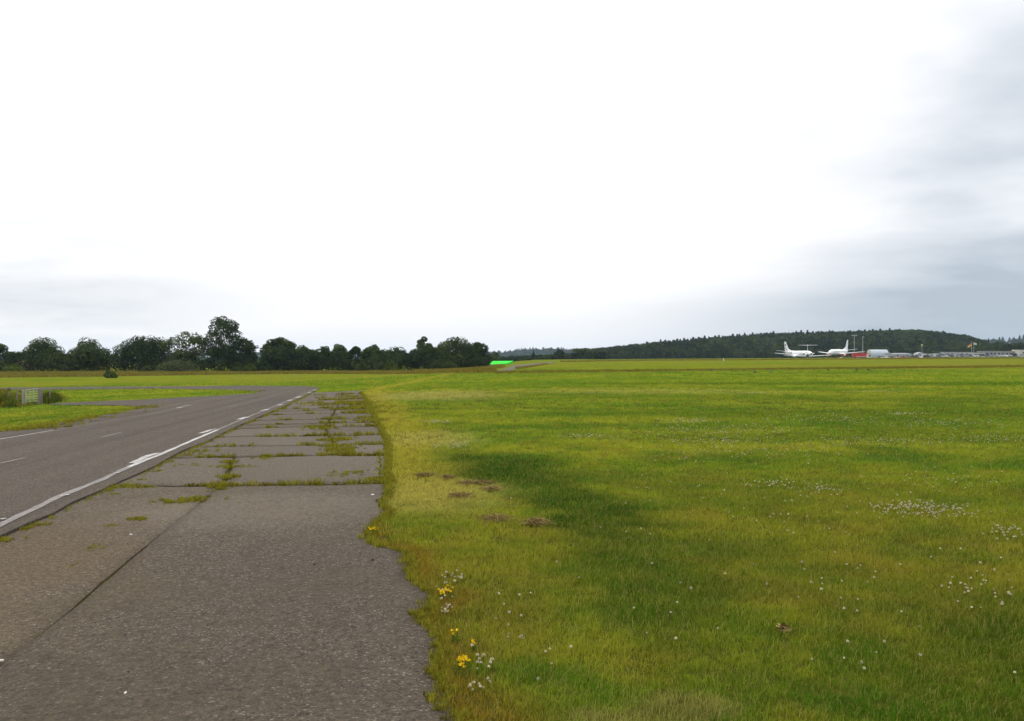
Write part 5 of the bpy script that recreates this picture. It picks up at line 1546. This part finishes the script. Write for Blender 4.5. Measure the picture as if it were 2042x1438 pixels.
def build_clover():
    pts = []
    # patches: photo centre, spread (px), count
    for cx_, cy_, sx, sy, n in ((1860, 1028, 95, 14, 150), (1800, 1020, 60, 10, 60), (2010, 1068, 40, 12, 40), (1640, 985, 60, 8, 45), (1530, 972, 60, 6, 28), (1560, 1000, 200, 60, 60), (1900, 960, 120, 20, 50), (1800, 1150, 260, 60, 30),
                                (1960, 1190, 60, 30, 26), (1600, 1250, 300, 90, 14), (1700, 1330, 260, 80, 8), (905, 1160, 30, 10, 14), (890, 1225, 14, 16, 14), (965, 1335, 16, 16, 12), (950, 1385, 25, 12, 10), (1030, 1250, 60, 60, 9), (1080, 1330, 60, 50, 8), (880, 1190, 40, 20, 10),
                                (1300, 1180, 200, 60, 10), (1250, 1000, 160, 60, 14), (1500, 905, 220, 20, 160), (1350, 870, 160, 12, 120), (1160, 875, 60, 5, 90), (905, 892, 40, 8, 90), (870, 845, 30, 3, 60), (1450, 885, 120, 8, 110),
                                (1380, 845, 50, 4, 90), (1480, 860, 160, 10, 160), (1760, 885, 150, 10, 180), (1900, 850, 160, 8, 160), (1640, 840, 140, 8, 110), (1800, 830, 40, 2, 60), (1750, 784, 60, 1.2, 80), (1500, 787, 60, 1.2, 50), (950, 775, 40, 2, 0), (1980, 880, 80, 8, 90)):
        for _ in range(n):
            px, py = random.gauss(cx_, sx * .55), random.gauss(cy_, sy * .6)
            if py < 770 or px > 2080: continue
            pts.append(at_fast2(px, py))
    A = np.array(pts)
    A = A[~in_pave(A[:, 0], A[:, 1])]
    A = A[A[:, 0] > xr(A[:, 1]) + .03]
    A = A[np.argsort(A[:, 1])]
    vis = np.abs(A[:, 0] / A[:, 1]) < .56
    near = A[vis & (A[:, 1] > 4.0)][:300]
    rest = A[vis & (A[:, 1] > near[-1, 1])]
    for x, y in near:
        o = obj('clover_flower', random.choice(CLOV))
        o.location = (x, y, hz(x, y) - .008); s = random.uniform(.62, .95); o.scale = (s, s, s); o.rotation_euler = (random.gauss(0, .12), random.gauss(0, .12), random.uniform(0, 6.28))
        tag(o, 'small round white clover head standing in the grass', 'flower', 'clover heads in the near grass')
    pr = [bpy.data.objects.new('clover_kind_%d' % i, CLOV[i]) for i in range(4)]
    n = len(rest); s = RNG.uniform(.65, 1.0, n) * np.clip(rest[:, 1] / 18, 1, 1.6)
    scatter('clover_patches', np.column_stack([rest, H(rest[:, 0], rest[:, 1])]), rvec(n, .1), np.stack([s, s, np.minimum(s, 1.15)], -1), RNG.integers(0, 4, n), pr, 'drifts of white clover flowers farther out in the grass', 'clover')
def at_fast2(px, py):
    D = EYE * F / (py - HOR)
    return ((px - CX) / F * D, D)
build_clover()
def trefoil(label, px, py, n, spread):
    x, y = at(px, py)
    root = empty('trefoil_plant', (x, y, hz(x, y)), 0, label, 'flower', 'yellow trefoil plants at the pavement edge')
    rs = random.Random(int(px))
    lf = MB()
    for _ in range(70):
        a, r = rs.uniform(0, 6.28), spread * 1.2 * math.sqrt(rs.random()); c = Vector((r * math.cos(a), r * math.sin(a) * 1.5, rs.uniform(.012, .045)))
        t1 = Vector((rs.gauss(0, 1), rs.gauss(0, 1), rs.gauss(0, .4))).normalized(); t2 = t1.orthogonal().normalized(); L = .007
        lf.add([c - t1 * L, c + t2 * L * .6, c + t1 * L, c - t2 * L * .6], [(0, 1, 2, 3)])
    lf.build('foliage', M_STEM, root)
    for _ in range(n):
        a, r = rs.uniform(0, 6.28), spread * math.sqrt(rs.random()); bx, by, bz = r * math.cos(a), r * math.sin(a) * 1.5, rs.uniform(.05, .075)
        st = MB().tube([(bx * .8, by * .8, 0), (bx, by, bz)], .0011, 4).build('stem', M_STEM, root)
        f = MB()
        for k in range(rs.randint(3, 5)):
            an = k * 1.4 + rs.random(); d = Vector((math.cos(an), math.sin(an), .45)).normalized(); p = Vector((bx, by, bz)); sd_ = d.cross(Vector((0, 0, 1))).normalized()
            L = .0115
            f.add([p, p + d * L * .5 + sd_ * L * .34, p + d * L + Vector((0, 0, .003)), p + d * L * .5 - sd_ * L * .34], [(0, 1, 2, 3)])
            f.add([p + d * L * .4, p + d * L * .75 + Vector((0, 0, L * .55)) + sd_ * L * .35, p + d * L * .8 + Vector((0, 0, L * .7)), p + d * L * .75 + Vector((0, 0, L * .55)) - sd_ * L * .35], [(0, 1, 2, 3)])
        f.build('flower', M_TREF, root)
trefoil('yellow trefoil clump farther of the two largest at the pavement edge', 890, 1196, 16, .055)
trefoil('yellow trefoil clump nearest the camera at the pavement edge', 920, 1344, 17, .045)
trefoil('small single yellow trefoil between the two large clumps', 945, 1306, 3, .01)
trefoil('yellow trefoil on the grassy tongue cutting into the pavement', 742, 1068, 9, .05)
trefoil('two-flowered yellow trefoil close below the farther large clump', 908, 1284, 3, .02)

# tall weed at the end of the first joint
def tall_weed():
    x, y = at(757, 962)
    root = empty('tall_weed', (x, y, hz(x, y) + .02), 0, 'tall spiky green weed at the grass end of the first joint', 'weed')
    m = MB(); m.tube([(0, 0, 0), (.01, 0, .2), (.0, .01, .42)], [.006, .004, .0015], 5); m.build('stem', M_STEM, root)
    rs = random.Random(3)
    for k in range(34):
        z = .02 + .38 * (k / 34) ** .8; a = k * 2.4; L = .13 * (1 - z / .50) + .02
        d = Vector((math.cos(a), math.sin(a), .75)).normalized(); s = d.cross(Vector((0, 0, 1))).normalized(); p = Vector((0, 0, z))
        MB().add([p, p + d * L * .5 + s * .015, p + d * L, p + d * L * .5 - s * .015], [(0, 1, 2, 3)]).build('leaf', M_WEED, root)
tall_weed()
# raked-off clumps of dead mowings lying on the sward
M_HAY = plain_leaf('dead_mowings', (0.155, 0.115, 0.042), (0.235, 0.165, 0.070), 25.0, 0.1, 0.5)
for lab, px, py, wd in (('reddish clump of dead mowings, topmost of the group by the lush strip', 966, 968, .13), ('light brown clump of dead mowings under the topmost one', 981, 980, .15),
                        ('oval brown clump of dead mowings nearest the pavement', 917, 994, .14), ('thin tan clump of dead mowings beside the topmost one', 934, 968, .13), ('dark tan clump of dead mowings highest up the sward', 893, 957, .09),
                        ('pink-brown flat clump of dead mowings down in the lush strip', 1068, 1048, .15), ('straw-coloured clump of dead mowings beside the pink-brown one', 988, 1040, .16),
                        ('small orange-brown scrap of dead leaf in the near sward', 1562, 1266, .035), ('faint tan clump of dead mowings next to the pavement bay', 848, 952, .16)):
    x, y = at(px, py); rs = np.random.default_rng(int(px))
    n = 260 if wd > .05 else 30
    Cc = np.stack([rs.normal(0, wd * .42, n), rs.normal(0, wd * .42, n), .028 + np.abs(rs.normal(0, .016, n))], -1)
    L = .045 if wd > .05 else .02
    a = rs.uniform(0, 6.283, n); D_ = np.stack([np.cos(a), np.sin(a), rs.normal(0, .25, n)], -1) * L; Wd = np.stack([-np.sin(a), np.cos(a), rs.normal(0, .5, n)], -1) * (.0022 if wd > .05 else .006)
    V = np.stack([Cc - D_ - Wd, Cc + D_ - Wd, Cc + D_ + Wd, Cc - D_ + Wd], 1).reshape(-1, 3)
    o = obj('dead_mowings', mesh_np('dead_mowings', V, np.arange(4 * n).reshape(-1, 4)), M_HAY)
    o.location = (x, y, hz(x, y)); tag(o, lab, 'dead grass', 'clumps of dead mowings')
# loose bits on the pavement
M_CHALK = paint('white_stone', (.45, .43, .40), .8, .1)
M_DKST = paint('dark_stone', (.018, .016, .014), .9, .1)
def pebble(lab, px, py, s, m_, group='loose bits on the pavement'):
    x, y = at(px, py); rs = np.random.default_rng(int(px + py))
    bm = bmesh.new(); bmesh.ops.create_icosphere(bm, subdivisions=2, radius=1)
    for v in bm.verts:
        k = 1 + .22 * math.sin(v.co.x * 3 + px) * math.cos(v.co.y * 4 + py) + rs.normal(0, .05)
        v.co = Vector((v.co.x * s[0] * k, v.co.y * s[1] * k, v.co.z * s[2] * k))
    me = bpy.data.meshes.new('pebble'); bm.to_mesh(me); bm.free()
    o = obj('pebble', me, m_); o.location = (x, y, hz(x, y) + .028 + s[2] * .6); o.rotation_euler = (0, 0, px)
    tag(o, lab, 'stone', group)
pebble('white flat flake lying on the tarmac nearest the camera', 250, 1394, (.017, .006, .003), M_CHALK)
pebble('white square stone near the grass end of the first joint', 743, 993, (.026, .022, .012), M_CHALK)
pebble('grey-white stone on the tarmac at the picture edge', 3, 1329, (.012, .010, .006), M_CHALK)
pebble('small white stone near the dark crack', 261, 1073, (.014, .012, .008), M_CHALK)
pebble('black stone by the grassy tongue in the pavement', 743, 1125, (.020, .013, .010), M_DKST)
pebble('black stone alone in the middle of the near bay', 627, 1134, (.016, .012, .008), M_DKST)
pebble('black stone just above the white flake', 257, 1352, (.011, .007, .005), M_DKST)
pebble('dark chip beside the pale scar in the near bay', 250, 1276, (.010, .006, .004), M_DKST)
pebble('dark stone beside the white square stone', 752, 1003, (.022, .016, .010), M_DKST)

# ------------------------------------------------------------------ haze
def haze():
    m = bpy.data.materials.new('haze_air'); m.use_nodes = True
    t = NT(m.node_tree)
    v = t.n('ShaderNodeVolumePrincipled', None, None, Density=0.000075, Anisotropy=0.1)
    v.inputs['Color'].default_value = (0.62, 0.80, 1.0, 1)
    o = t.n('ShaderNodeOutputMaterial'); t.t.links.new(v.outputs[0], o.inputs['Volume'])
    b = MB().box((0, 0, 27.0), (8400, 8400, 64.0)).build('haze', m)
    tag(b, 'thin pale haze over the airfield and hills', 'haze', kind='stuff')
haze()
